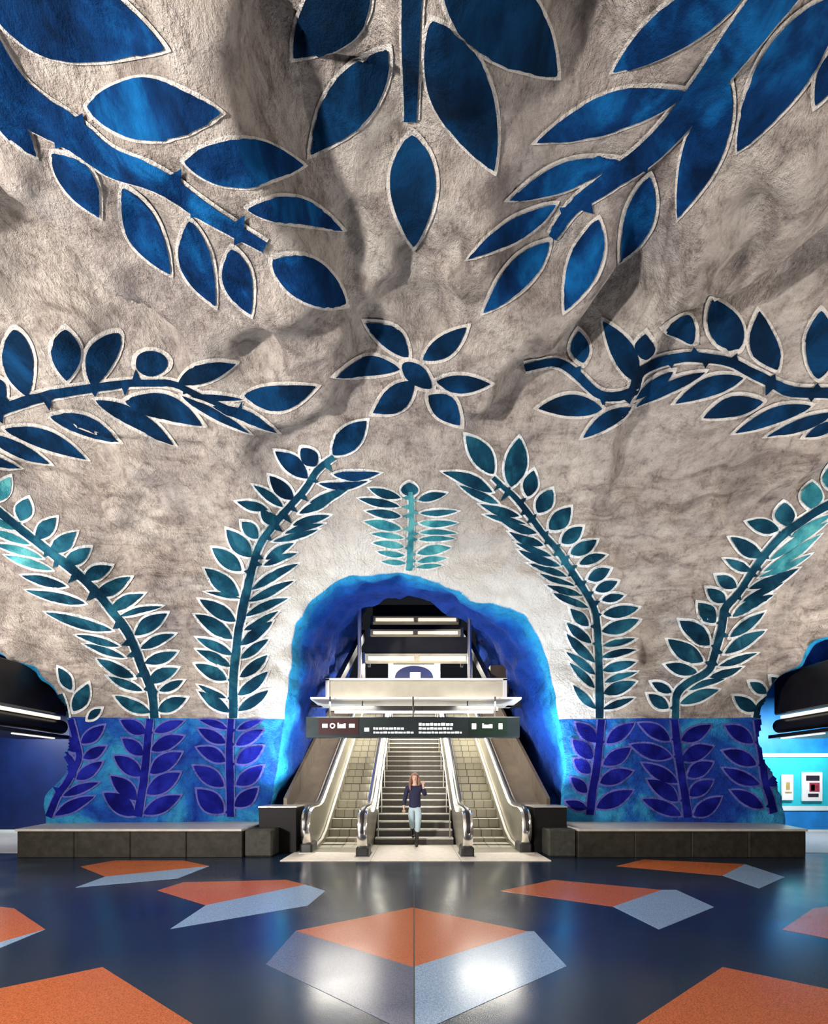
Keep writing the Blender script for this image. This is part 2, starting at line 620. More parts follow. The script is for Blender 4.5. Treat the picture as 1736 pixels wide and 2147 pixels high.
# attributes on the plain shape
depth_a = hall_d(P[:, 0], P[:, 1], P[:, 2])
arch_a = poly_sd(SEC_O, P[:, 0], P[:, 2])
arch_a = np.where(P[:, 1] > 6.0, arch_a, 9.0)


def vnormals(P, Q):
    n = np.cross(P[Q[:, 2]] - P[Q[:, 0]], P[Q[:, 3]] - P[Q[:, 1]])
    N = np.zeros_like(P)
    for i in range(4):
        np.add.at(N, Q[:, i], n)
    return N / (np.linalg.norm(N, axis=1)[:, None] + 1e-9)


def vnoise(P, scale, seed):
    """smooth value noise in -1..1"""
    g = np.random.default_rng(seed).random((64, 64, 64)) * 2 - 1
    q = P / scale + 1000.0
    i = np.floor(q).astype(int)
    f = q - i
    f = f * f * f * (f * (f * 6 - 15) + 10)
    out = np.zeros(len(P))
    for a in (0, 1):
        for b in (0, 1):
            for c in (0, 1):
                wgt = (f[:, 0] if a else 1 - f[:, 0]) * (f[:, 1] if b else 1 - f[:, 1]) * (f[:, 2] if c else 1 - f[:, 2])
                out += wgt * g[(i[:, 0] + a) % 64, (i[:, 1] + b) % 64, (i[:, 2] + c) % 64]
    return out


N0 = vnormals(P, Q)
bvh0 = BVHTree.FromPolygons([tuple(p) for p in P], [tuple(int(i) for i in q) for q in Q])


def hit0(px, py):
    h = bvh0.ray_cast(Vector((0, 0, CAMZ)), ray(px, py).normalized())
    return np.array(h[0]) if h[0] is not None else None


def catmull_np(pts, n):
    q = [2 * pts[0] - pts[1]] + list(pts) + [2 * pts[-1] - pts[-2]]
    out, m = [], len(pts) - 1
    for i in range(n + 1):
        t = i / n * m
        k = min(int(t), m - 1)
        f = t - k
        p0, p1, p2, p3 = q[k:k + 4]
        out.append(0.5 * ((2 * p1) + (-p0 + p2) * f + (2 * p0 - 5 * p1 + 4 * p2 - p3) * f * f + (-p0 + 3 * p1 - 3 * p2 + p3) * f ** 3))
    return np.array(out)


# folds of the rock: (points along the fold, radius m, height m; positive comes into the hall)
FOLDS = [
    ([(1010, 120), (1010, 350), (960, 470)], 0.6, 0.16),
    ([(885, 650)], 0.40, -0.45),
    ([(790, 735)], 0.25, -0.18),
    ([(1335, 590), (1270, 680)], 0.30, -0.30),
    ([(1690, 280), (1620, 420), (1480, 480)], 0.35, 0.30),
    ([(1555, 420), (1545, 500)], 0.22, -0.30),
    ([(1215, -40), (1225, 90)], 0.32, -0.32),
    ([(240, 690), (330, 650)], 0.25, -0.2),
    ([(1590, 990), (1700, 960)], 0.3, 0.28),
    ([(1690, 1010), (1740, 1000)], 0.18, -0.25),
    ([(1480, 1080), (1420, 1200)], 0.35, 0.2),
    ([(560, 690), (520, 740)], 0.14, -0.2),
    ([(60, 1260), (170, 1330)], 0.3, -0.2),
    ([(380, 1250), (380, 1400)], 0.3, -0.16),
    ([(1370, 1150), (1370, 1330)], 0.3, -0.16),
]
# stepped folds: bulge on the left of the line as it is travelled, drop to a hollow on its right
STEPS = [
    ([(720, 660), (668, 510), (602, 335), (532, 200), (506, 60), (512, -90)], 0.40, 1.3, 0.95),
    ([(960, 880), (1025, 832), (1080, 778), (1165, 744), (1229, 668), (1270, 610), (1340, 540)], 0.34, 0.9, 0.50),
    ([(1280, 1100), (1300, 960), (1314, 860), (1334, 795), (1386, 706), (1440, 632), (1540, 596), (1650, 540), (1800, 465)], 0.27, 0.30, 0.55),
    ([(560, 905), (650, 855), (722, 790), (738, 700), (722, 620)], 0.22, 0.5, 0.4),
    ([(990, 535), (900, 560), (830, 605)], 0.20, 0.4, 0.5),
    ([(-60, 300), (110, 465), (240, 590), (420, 690)], 0.42, 0.6, 0.9),
    ([(140, 900), (300, 912), (450, 915)], 0.20, 0.4, 0.4),
    ([(-20, 965), (150, 1000), (280, 1105), (430, 1190)], 0.18, 0.4, 0.4),
    ([(1736, 930), (1560, 1000), (1500, 1090)], 0.18, 0.4, 0.4),
    ([(1180, 640), (1090, 560), (1040, 420)], 0.14, 0.5, 0.5),
]
disp = np.zeros(len(P))


def nearest_on(W, P):
    best = ((P - W[0]) ** 2).sum(1)
    seg = np.zeros(len(P), int)
    pos = np.zeros(len(P))
    for k, (a, b) in enumerate(zip(W[:-1], W[1:])):
        e = b - a
        t = np.clip(((P - a) @ e) / (e @ e), 0, 1)
        d2 = ((P - a - t[:, None] * e) ** 2).sum(1)
        m = d2 < best
        best = np.where(m, d2, best)
        seg[m] = k
        pos[m] = t[m]
    return best, seg, pos


for pts, rad, amp in FOLDS:
    W = [w for w in (hit0(*p) for p in pts) if w is not None]
    if W:
        disp += 1.3 * amp * np.exp(-nearest_on(W, P)[0] / (2 * rad * rad))
wob = vnoise(P, 0.7, 31) * 0.16
for pts, amp, wl, wr in STEPS:
    W, T = [], []
    for k, p in enumerate(pts):
        q0, q1 = np.array(pts[max(k - 1, 0)], float), np.array(pts[min(k + 1, len(pts) - 1)], float)
        tv = (q1 - q0) / np.linalg.norm(q1 - q0)
        a, b = hit0(*p), hit0(p[0] - tv[1] * 14, p[1] + tv[0] * 14)
        if a is not None and b is not None:
            W.append(a)
            T.append((b - a) / (np.linalg.norm(b - a) + 1e-9))
    if len(W) < 2:
        continue
    Wd = catmull_np(W, 24)
    Td = catmull_np(T, 24)
    d2, seg, pos = nearest_on(Wd, P)
    near = Wd[seg] * (1 - pos)[:, None] + Wd[np.minimum(seg + 1, 24)] * pos[:, None]
    lat = ((P - near) * Td[seg]).sum(1)
    dist = np.sqrt(d2)
    s_ = np.sign(lat) * dist + wob
    run = (seg + pos) / 24.0
    fade = np.clip(np.minimum(run, 1 - run) / 0.14, 0, 1)
    fade = fade * fade * (3 - 2 * fade)
    over = np.clip(dist - np.abs(lat), 0, None)
    fade = fade * np.exp(-(over / 0.4) ** 2)
    stp = 1 / (1 + np.exp(-s_ / 0.055))
    prof = (1 - stp) * np.exp(-(s_ / wl) ** 2) * 0.55 - stp * np.exp(-(s_ / wr) ** 2) * 0.75
    disp += 1.45 * amp * prof * fade
warp = np.stack([vnoise(P, 1.7, s) for s in (1, 2, 3)], 1) * 0.5
n1 = 1 - np.abs(vnoise(P + warp, 2.3, 5)) * 2
n2 = vnoise(P + warp * 0.5, 0.85, 6)
n3 = vnoise(P, 0.36, 7)
n4 = vnoise(P, 0.19, 8)
n5 = vnoise(P + warp * 0.3, 0.55, 9) + 0.6 * (1 - 2 * np.abs(vnoise(P, 0.8, 10)))
mid = np.clip((7.4 - P[:, 2]) / 1.2, 0.15, 1)
low = np.clip((P[:, 2] - 2.6) / 1.6, 0.22, 1)                          # the painted piers are smoother
archk = np.clip(np.abs(arch_a) / 0.9, 0.35, 1)
disp += (0.20 * n1 + 0.17 * n2 + 0.20 * n5 * mid) * low * archk + 0.075 * n3 * np.maximum(low, 0.5) + 0.025 * n4
inner = (depth_a > 0.3) & (np.abs(P[:, 0]) < 5)
disp += np.where(inner, 0.10 * vnoise(P * np.array([1, 0.5, 0.6]), 0.5, 21), 0)
flat = np.clip((P[:, 2] - 0.0) / 0.4, 0.3, 1)
P = P + N0 * (disp * flat)[:, None]

me = bpy.data.meshes.new('rock')
me.from_pydata([tuple(p) for p in P], [], [tuple(int(i) for i in q) for q in Q])
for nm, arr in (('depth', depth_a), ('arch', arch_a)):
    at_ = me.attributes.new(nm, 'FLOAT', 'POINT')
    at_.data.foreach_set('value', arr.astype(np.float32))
bm = bmesh.new()
bm.from_mesh(me)
for zc in (DADO_Z,):
    bmesh.ops.bisect_plane(bm, geom=bm.verts[:] + bm.edges[:] + bm.faces[:], plane_co=(0, 0, zc), plane_no=(0, 0, 1), dist=0.004)
bm.to_mesh(me)
bm.free()
nv, nf = len(me.vertices), len(me.polygons)
VP = np.empty(nv * 3); me.vertices.foreach_get('co', VP); VP = VP.reshape(-1, 3)
VN = np.empty(nv * 3); me.vertex_normals.foreach_get('vector', VN); VN = VN.reshape(-1, 3)
DA = np.empty(nv); me.attributes['depth'].data.foreach_get('value', DA)
AA = np.empty(nv); me.attributes['arch'].data.foreach_get('value', AA)
faces = [tuple(p.vertices) for p in me.polygons]
fc = np.array([VP[list(f)].mean(0) for f in faces])
fd = np.array([DA[list(f)].mean() for f in faces])
bpy.data.meshes.remove(me)
region = np.zeros(nf, int)                                              # 0 ceiling
cenX = np.abs(fc[:, 0]) < 5.2
region[(fc[:, 2] < DADO_Z) & (fc[:, 1] > 6.8) & (fc[:, 0] < 0)] = 1     # 1 left pier foot
region[(fc[:, 2] < DADO_Z) & (fc[:, 1] > 6.8) & (fc[:, 0] > 0)] = 2     # 2 right pier foot
region[(fd > 0.06) & cenX & (fc[:, 1] > 7.5)] = 3                       # 3 escalator tunnel
region[(fd > 0.10) & (fc[:, 0] < -5.2) & (fc[:, 1] > 6.4)] = 4          # 4, 5 platform tunnels
region[(fd > 0.10) & (fc[:, 0] > 5.2) & (fc[:, 1] > 6.4)] = 5


def rock_piece(r, name, mat, label):
    ids = np.nonzero(region == r)[0]
    used = sorted({v for i in ids for v in faces[i]})
    mp = {v: k for k, v in enumerate(used)}
    m2 = bpy.data.meshes.new(name)
    m2.from_pydata([tuple(VP[v]) for v in used], [], [tuple(mp[v] for v in faces[i]) for i in ids])
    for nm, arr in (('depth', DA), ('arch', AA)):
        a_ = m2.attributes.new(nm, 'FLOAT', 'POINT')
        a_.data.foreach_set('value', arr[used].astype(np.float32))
    m2.shade_smooth()
    m2.normals_split_custom_set_from_vertices([tuple(VN[v]) for v in used])
    o = link(name, m2, [mat])
    return tag(o, label, None, None, 'structure')


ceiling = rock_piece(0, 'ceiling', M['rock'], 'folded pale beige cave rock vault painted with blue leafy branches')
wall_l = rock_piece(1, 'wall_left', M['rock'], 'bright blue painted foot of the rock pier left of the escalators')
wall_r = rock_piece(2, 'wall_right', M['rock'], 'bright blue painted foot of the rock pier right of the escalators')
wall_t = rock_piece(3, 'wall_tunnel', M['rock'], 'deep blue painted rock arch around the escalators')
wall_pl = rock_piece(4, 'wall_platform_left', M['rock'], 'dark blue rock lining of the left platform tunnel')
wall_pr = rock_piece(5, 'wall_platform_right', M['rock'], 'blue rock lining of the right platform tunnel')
bvh = BVHTree.FromPolygons([tuple(p) for p in VP], faces)

# ------------------------------------------------------------------ floor
floor = MB().box(-15.5, 15.5, -7.0, 18.0, -0.12, 0.0).build('floor', M['floor'])
tag(floor, 'glossy dark navy terrazzo floor with orange and pale blue inlays', None, None, 'structure')


def inlay(pts, mat, label):
    prof = [(p.x, p.y) for p in (on_floor(x, y) for x, y in pts)]
    o = MB().prism_z(prof, -0.01, 0.0025).build('floor_inlay', mat, floor)
    o['label'] = label
    return o


O, S_, G_ = M['orange'], M['skyblue'], M['plum']
inlay([(169, 1817), (221, 1838), (439, 1816), (384, 1804), (242, 1804)], O, 'orange inlay before the left plinth')
inlay([(221, 1838), (158, 1861), (372, 1842), (439, 1816)], S_, 'pale blue inlay before the left plinth')
inlay([(330, 1867), (432, 1898), (640, 1855), (600, 1845), (385, 1850)], O, 'orange inlay left of the landing')
inlay([(432, 1898), (357, 1948), (645, 1899), (682, 1868), (640, 1855)], S_, 'pale blue inlay left of the landing')
inlay([(620, 1952), (866, 2028), (1106, 1953), (865, 1903)], O, 'large orange inlay in the middle of the floor')
inlay([(1106, 1953), (866, 2028), (866, 2170), (1188, 2026), (1120, 1953)], S_, 'pale blue inlay under the large orange one')
inlay([(620, 1952), (558, 2022), (866, 2170), (866, 2028)], G_, 'plum grey inlay under the large orange one')
inlay([(1050, 1868), (1285, 1901), (1388, 1866), (1160, 1845)], O, 'orange inlay right of the landing')
inlay([(1285, 1901), (1382, 1949), (1497, 1902), (1418, 1866), (1388, 1866)], S_, 'pale blue inlay right of the landing')
inlay([(1292, 1816), (1515, 1836), (1562, 1812), (1350, 1802)], O, 'orange inlay before the right plinth')
inlay([(1515, 1836), (1592, 1863), (1645, 1839), (1562, 1812)], S_, 'pale blue inlay before the right plinth')
inlay([(-260, 1935), (0, 1976), (95, 1949), (30, 1905), (-180, 1880)], O, 'orange inlay at the left edge')
inlay([(-260, 1935), (-240, 2020), (0, 1988), (95, 1949), (0, 1976)], S_, 'pale blue inlay at the left edge')
inlay([(1640, 1949), (1760, 1972), (2000, 1930), (1900, 1880), (1705, 1905)], O, 'orange inlay at the right edge')
inlay([(-420, 2160), (60, 2420), (440, 2170), (215, 2028)], O, 'large orange inlay in the near left corner')
inlay([(1515, 2028), (1300, 2170), (1700, 2420), (2150, 2160)], O, 'large orange inlay in the near right corner')
MB().box(-0.006, 0.006, 0.5, 7.69, -0.01, 0.003).build('floor_joint', M['black'], floor)
land = MB()
for k in range(3):
    x0 = -2.55 + k * 1.72
    o = MB().box(x0 + 0.004, x0 + 1.716, 7.70, 9.655, -0.01, 0.012).build('landing_slab', M['landing'], floor)
for s in (-1, 1):
    MB().box(min(s * 8.0, s * 15.4), max(s * 8.0, s * 15.4), 8.6, 11.94, -0.01, 0.006).build('platform_paving', M['platform'], floor)

# ------------------------------------------------------------------ painted leafy branches
def hit(px, py):
    h = bvh.ray_cast(Vector((0, 0, CAMZ)), ray(px, py).normalized())
    if h[0] is None:
        return None
    n = h[1]
    d = ray(px, py)
    if n.dot(d) > 0:
        n = -n
    return h[0], n


def catmull(pts, n):
    pts = [np.array(p, float) for p in pts]
    q = [2 * pts[0] - pts[1]] + pts + [2 * pts[-1] - pts[-2]]
    out = []
    m = len(pts) - 1
    for i in range(n + 1):
        t = i / n * m
        k = min(int(t), m - 1)
        f = t - k
        p0, p1, p2, p3 = q[k:k + 4]
        out.append(0.5 * ((2 * p1) + (-p0 + p2) * f + (2 * p0 - 5 * p1 + 4 * p2 - p3) * f * f + (-p0 + 3 * p1 - 3 * p2 + p3) * f ** 3))
    return out


def grid_mesh(rows, lift, mi, V, Fc, Mi):
    """rows of pixel points laid on the rock and lifted off it"""
    n0 = len(V)
    nr, nc = len(rows), len(rows[0])
    ids = {}
    for i, row in enumerate(rows):
        for j, (x, y) in enumerate(row):
            h = hit(x, y)
            if h is None:
                continue
            p, n = h
            ids[i, j] = len(V)
            V.append(tuple(p + n * lift))
    for i in range(nr - 1):
        for j in range(nc - 1):
            k = [(i, j), (i, j + 1), (i + 1, j + 1), (i + 1, j)]
            if all(q in ids for q in k):
                q = [ids[w] for w in k]
                e = max((Vector(V[q[a]]) - Vector(V[q[a - 1]])).length for a in range(4))
                if e < 1.1:
                    Fc.append(tuple(q))
                    Mi.append(mi)


def leaf_rows(base, tip, w, bend, ns, nt, grow, rnd):
    b, t = np.array(base, float), np.array(tip, float)
    ax = t - b
    L = np.linalg.norm(ax)
    u = ax / L
    v = np.array([-u[1], u[0]])
    b2, t2 = b - u * grow * 1.5, t + u * grow * 1.7
    L2 = L + grow * 3.2
    rows = []
    for i in range(ns + 1):
        s = i / ns
        s = 0.5 - 0.5 * math.cos(math.pi * s) * (0.75 + 0.25 * abs(math.cos(math.pi * s)))
        s = min(max(s, 0), 1)
        c = b2 + u * L2 * s + v * bend * L * math.sin(math.pi * s)
        sk = s ** 0.88
        hw = (w / 2 + grow) * max(math.sin(math.pi * sk), 0) ** rnd
        rows.append([tuple(c + v * hw * (2 * j / nt - 1)) for j in range(nt + 1)])
    return rows


def painted(name, V, Fc, Mi, mats, parent):
    m2 = bpy.data.meshes.new(name)
    m2.from_pydata(V, [], Fc)
    for m in mats:
        m2.materials.append(m)
    m2.polygons.foreach_set('material_index', Mi)
    bm_ = bmesh.new()
    bm_.from_mesh(m2)
    bmesh.ops.remove_doubles(bm_, verts=bm_.verts[:], dist=1e-5)
    for f in bm_.faces:
        c = f.calc_center_median()
        if f.normal.dot(c - Vector((0, 0, CAMZ))) > 0:
            f.normal_flip()
    bm_.to_mesh(m2)
    bm_.free()
    return link(name, m2, [], parent, True)


def make_leaf_obj(base, tip, w, bend, mat, rim, rimpx, parent, rnd=0.86):
    L = math.hypot(tip[0] - base[0], tip[1] - base[1])
    ns = 14 if L < 90 else (24 if L < 160 else 40)
    nt = 6 if w < 40 else (10 if w < 80 else 18)
    V, Fc, Mi = [], [], []
    if rimpx:
        grid_mesh(leaf_rows(base, tip, w, bend, ns, nt, rimpx, rnd), 0.016, 1, V, Fc, Mi)
    grid_mesh(leaf_rows(base, tip, w, bend, ns, nt, 0, rnd), 0.032, 0, V, Fc, Mi)
    if not Fc:
        return None
    return painted('painted_leaf', V, Fc, Mi, [mat, rim], parent)


def vine(stem, w0, w1, leaves, mat, rim, rimpx, parent, label, spur=0.0, tint=None, nseg=None):
    V, Fc, Mi = [], [], []
    if stem:
        n = nseg or max(16, int(sum(math.dist(a, b) for a, b in zip(stem[:-1], stem[1:])) / 9))
        pts = catmull(stem, n)
        for pas, lift, mi in ((rimpx * 0.8, 0.017, 1), (0, 0.034, 0)):
            rows = []
            for i, p in enumerate(pts):
                a, b = pts[max(i - 1, 0)], pts[min(i + 1, n)]
                tg = (b - a) / (np.linalg.norm(b - a) + 1e-9)
                nn = np.array([-tg[1], tg[0]])
                hw = (w0 + (w1 - w0) * i / n) / 2 + pas
                rows.append([tuple(p + nn * hw * k) for k in (-1, -0.6, -0.2, 0.2, 0.6, 1)])
            grid_mesh(rows, lift, mi, V, Fc, Mi)
        if spur:
            for lf in leaves:
                b = np.array(lf[0], float)
                dd = [np.linalg.norm(p - b) for p in pts]
                k = int(np.argmin(dd))
                if dd[k] < 6 or dd[k] > 90 or k in (0, n):
                    continue
                hw = (w0 + (w1 - w0) * k / n) / 2
                tg = pts[min(k + 1, n)] - pts[max(k - 1, 0)]
                tg /= np.linalg.norm(tg) + 1e-9
                tip = pts[k] + (b - pts[k]) * min(spur, 1.0)
                if np.linalg.norm(tip - pts[k]) < hw + 3:
                    continue
                rows = []
                for q in range(6):
                    f = q / 5
                    c = pts[k] * (1 - f) + tip * f
                    ww = max(hw * 1.25, 6) * (1 - f) + 0.4
                    rows.append([tuple(c - tg * ww), tuple(c), tuple(c + tg * ww)])
                grid_mesh(rows, 0.033, 0, V, Fc, Mi)
    if V:
        root = painted('painted_branch', V, Fc, Mi, [mat, rim], parent)
    else:
        root = empty('painted_branch', (0, 8, 7))
        root.parent = parent
    root['label'] = label
    for lf in leaves:
        base, tip, w = lf[0], lf[1], lf[2]
        bend = lf[3] if len(lf) > 3 else random.uniform(-0.035, 0.035)
        rnd = lf[4] if len(lf) > 4 else 0.86
        m = mat if tint is None else tint(tip)
        make_leaf_obj(base, tip, w, bend, m, rim, rimpx, root, rnd)
    return root


NV, BL, TE, AQ, IN = M['navy'], M['blue'], M['teal'], M['aqua'], M['indigo']
R, RW, RV = M['rim'], M['rim_white'], M['rim_violet']

vine([(-60, 70), (0, 165), (60, 220), (150, 275), (230, 335), (330, 372), (420, 432), (490, 475), (556, 512)], 92, 22, [
    ((-60, -60), (350, 102), 190, 0.02), ((185, 222), (462, 238), 130, 0.0), ((388, 332), (632, 347), 100, 0.0),
    ((520, 432), (716, 480), 54, -0.07), ((574, 540), (722, 637), 84, 0.0, 0.7), ((-25, 195), (72, 325), 52),
    ((112, 318), (207, 450), 66, -0.05), ((258, 388), (358, 572), 72, 0.03), ((395, 458), (452, 637), 66, 0.06), ((486, 516), (527, 657), 62, 0.05)],
    BL, R, 7, ceiling, 'broad dark blue branch in the upper left of the vault', 0.75)
vine([(866, -60), (865, 60), (863, 160), (862, 248)], 44, 27, [
    ((815, 97), (650, 325), 100, 0.0), ((908, 40), (1034, 355), 122, 0.0), ((770, -70), (616, 118), 128, -0.02),
    ((925, -70), (1165, 158), 165, -0.02), ((866, 278), (868, 510), 96, 0.0, 0.8)],
    NV, R, 8, ceiling, 'upright dark navy branch with drooping bud at the top centre', 0.0)
vine([(1660, -60), (1590, 30), (1530, 110), (1450, 215), (1370, 305), (1270, 382), (1205, 430), (1158, 492)], 88, 20, [
    ((1580, -50), (1288, 148), 96, 0.03), ((1440, 183), (1122, 298), 76, 0.02), ((1300, 330), (1065, 418), 58, 0.03),
    ((1165, 424), (985, 540), 44, 0.0), ((1152, 503), (1015, 652), 60, 0.0), ((1745, -10), (1550, 312), 112, 0.02),
    ((1532, 160), (1425, 452), 84, 0.0), ((1362, 365), (1298, 547), 64, -0.05), ((1254, 460), (1183, 650), 64, -0.03), ((1750, 105), (1706, 225), 46)],
    BL, R, 7, ceiling, 'broad dark blue branch in the upper right of the vault', 0.7)
vine(None, 0, 0, [
    ((846, 762), (904, 812), 42, 0.0, 0.6), ((856, 748), (764, 675), 46, 0.08), ((888, 754), (979, 684), 42, 0.05), ((838, 774), (704, 788), 42, 0.1),
    ((916, 797), (1027, 803), 38, 0.04), ((868, 800), (782, 865), 50, -0.05), ((898, 828), (964, 890), 52, -0.08)],
    NV, R, 7, ceiling, 'star of six dark blue leaves in the middle of the vault')
vine([(-330, 1010), (-190, 945), (-50, 880), (60, 837), (160, 816), (270, 803), (350, 802), (420, 828), (500, 865), (572, 897)], 30, 6, [
    ((30, 688), (58, 828), 66, 0.03, 0.75), ((137, 690), (139, 796), 60, 0.0), ((248, 698), (192, 806), 62, 0.1, 0.65), ((286, 760), (352, 760), 52, 0.0, 0.45),
    ((376, 806), (492, 762), 40, -0.05), ((513, 828), (662, 808), 54, 0.1), ((10, 898), (180, 963), 40, -0.05), ((106, 870), (250, 928), 40, -0.05),
    ((200, 838), (364, 930), 38, -0.04), ((265, 840), (426, 892), 54, -0.08), ((384, 830), (522, 906), 20, 0.0), ((448, 850), (580, 904), 24, -0.04),
    ((400, 828), (510, 836), 14, 0.0), ((-30, 908), (104, 970), 28), ((-10, 790), (12, 832), 24), ((-60, 950), (40, 980), 22), ((-70, 850), (-60, 730), 62), ((-150, 890), (-170, 770), 60), ((-230, 930), (-270, 820), 56), ((-120, 960), (-20, 1010), 36), ((-200, 990), (-100, 1045), 34)],
    NV, R, 7, ceiling, 'level navy branch across the left haunch of the vault', 0.7)
vine([(1100, 770), (1165, 760), (1215, 790), (1262, 826), (1322, 822), (1345, 775), (1420, 748), (1520, 752), (1590, 786), (1660, 816), (1760, 824), (1890, 860), (2030, 930)], 18, 24, [
    ((1262, 856), (1128, 857), 46, 0.06), ((1322, 852), (1222, 916), 32, 0.03), ((1338, 802), (1266, 674), 50, 0.04), ((1222, 762), (1212, 694), 40), ((1352, 752), (1356, 698), 40),
    ((1456, 714), (1394, 690), 48, 0.3, 0.7), ((1548, 730), (1492, 630), 70, -0.04, 0.7), ((1630, 772), (1590, 654), 58, -0.1), ((1716, 790), (1722, 650), 62, 0.0, 0.75),
    ((1412, 776), (1330, 838), 24, 0.0), ((1478, 778), (1334, 852), 24, 0.04), ((1558, 790), (1416, 844), 40, 0.05), ((1598, 840), (1474, 876), 42, 0.06), ((1700, 848), (1540, 908), 34, 0.04),
    ((1752, 862), (1608, 914), 26), ((1760, 885), (1686, 916), 24), ((1800, 810), (1800, 690), 62), ((1880, 835), (1900, 720), 60), ((1960, 880), (2000, 770), 56), ((1860, 890), (1750, 950), 34), ((1940, 930), (1830, 990), 32)],
    NV, R, 7, ceiling, 'level navy branch across the right haunch of the vault', 0.7)

tint_low = lambda tip: AQ if (tip[1] < 1200 and (tip[0] < 60 or tip[0] > 1680)) else TE
vine([(325, 1506), (320, 1450), (300, 1400), (270, 1330), (225, 1270), (170, 1210), (110, 1160), (50, 1115), (0, 1075), (-50, 1035), (-140, 960), (-230, 900)], 17, 16, [
    ((333, 1490), (391, 1464), 27), ((335, 1448), (384, 1428), 18), ((313, 1432), (372, 1401), 26), ((305, 1391), (370, 1367), 24), ((295, 1358), (366, 1329), 20),
    ((283, 1332), (350, 1285), 30), ((252, 1294), (340, 1270), 13), ((228, 1282), (303, 1245), 24), ((200, 1250), (276, 1211), 29), ((173, 1217), (233, 1186), 31),
    ((138, 1185), (188, 1147), 31), ((107, 1158), (161, 1117), 30), ((77, 1130), (119, 1087), 32), ((43, 1092), (60, 1046), 36),
    ((316, 1494), (243, 1461), 25), ((300, 1448), (226, 1418), 18), ((283, 1421), (204, 1383), 25), ((262, 1378), (177, 1352), 16), ((249, 1353), (160, 1332), 16),
    ((236, 1322), (97, 1283), 22), ((180, 1266), (57, 1237), 20), ((140, 1230), (48, 1206), 17), ((110, 1196), (12, 1163), 16), ((90, 1171), (-14, 1139), 16),
    ((62, 1141), (-24, 1110), 15), ((38, 1110), (-30, 1083), 15), ((-10, 1050), (20, 1000), 34), ((-60, 1010), (-40, 955), 34), ((-110, 965), (-100, 910), 34), ((-160, 930), (-160, 870), 34), ((-60, 1050), (-150, 1040), 18), ((-110, 1010), (-200, 995), 18), ((-160, 970), (-250, 950), 18)],
    TE, RW, 5, ceiling, 'teal climbing branch leaning left over the left pier', 0.8, tint_low)
vine([(140, 1506), (136, 1480), (128, 1455)], 14, 9, [((152, 1446), (124, 1401), 24), ((156, 1492), (186, 1434), 30), ((186, 1508), (213, 1487), 16)],
     TE, RW, 5, ceiling, 'short teal sprig at the outer edge of the left pier', 0.0)
vine([(490, 1506), (490, 1450), (492, 1400), (500, 1330), (515, 1250), (530, 1180), (550, 1130), (590, 1080), (640, 1025), (665, 985), (700, 957)], 18, 13, [
    ((482, 1493), (418, 1450), 23), ((475, 1464), (417, 1437), 13), ((475, 1426), (411, 1393), 27), ((483, 1399), (414, 1362), 20), ((488, 1373), (414, 1336), 21),
    ((487, 1339), (410, 1291), 29), ((495, 1301), (419, 1257), 29), ((506, 1256), (432, 1241), 10), ((502, 1250), (429, 1194), 33), ((508, 1197), (447, 1149), 34),
    ((525, 1167), (477, 1109), 33), ((540, 1127), (507, 1094), 27), ((568, 1101), (547, 1069), 21), ((560, 1069), (497, 1052), 20), ((592, 1062), (531, 1017), 18),
    ((616, 1046), (564, 997), 32), ((646, 1001), (577, 944), 37), ((664, 974), (634, 940), 36, 0.0, 0.7), ((698, 952), (769, 882), 50, 0.0),
    ((500, 1491), (563, 1447), 23), ((500, 1456), (561, 1409), 23), ((505, 1421), (561, 1374), 22), ((505, 1381), (563, 1340), 20), ((505, 1351), (571, 1305), 23),
    ((512, 1322), (585, 1282), 16), ((515, 1291), (605, 1255), 18), ((520, 1262), (616, 1218), 18), ((526, 1236), (625, 1182), 19), ((553, 1184), (622, 1160), 15), ((556, 1172), (616, 1138), 18),
    ((572, 1134), (668, 1109), 14), ((596, 1118), (680, 1098), 13), ((615, 1101), (692, 1080), 17), ((628, 1076), (704, 1042), 18), ((650, 1053), (736, 1018), 19), ((670, 1013), (772, 1008), 17, 0.06), ((700, 992), (796, 990), 20, 0.06)],
    TE, RW, 5, ceiling, 'tall teal branch curving along the left shoulder of the arch', 0.8, lambda t: NV if t[1] < 1010 else TE)
vine([(858, 1196), (860, 1130), (862, 1070), (860, 1032)], 13, 9, [
    ((858, 1040), (858, 1012), 36, 0.0, 0.6),
    ((838, 1044), (775, 1022), 18), ((836, 1062), (753, 1044), 17), ((838, 1082), (768, 1072), 17), ((840, 1108), (764, 1095), 20), ((846, 1128), (778, 1118), 13), ((846, 1146), (782, 1138), 15),
    ((848, 1164), (792, 1156), 13), ((850, 1180), (800, 1176), 11),
    ((876, 1048), (936, 1032), 17), ((880, 1074), (961, 1071), 14), ((878, 1096), (958, 1094), 14), ((880, 1116), (956, 1118), 12), ((878, 1132), (952, 1130), 12),
    ((874, 1160), (944, 1148), 20), ((874, 1178), (936, 1170), 13), ((872, 1190), (926, 1186), 10)],
    AQ, RW, 4, ceiling, 'small aqua sprig standing above the crown of the arch', 0.8, lambda t: TE if t[1] < 1080 else AQ)
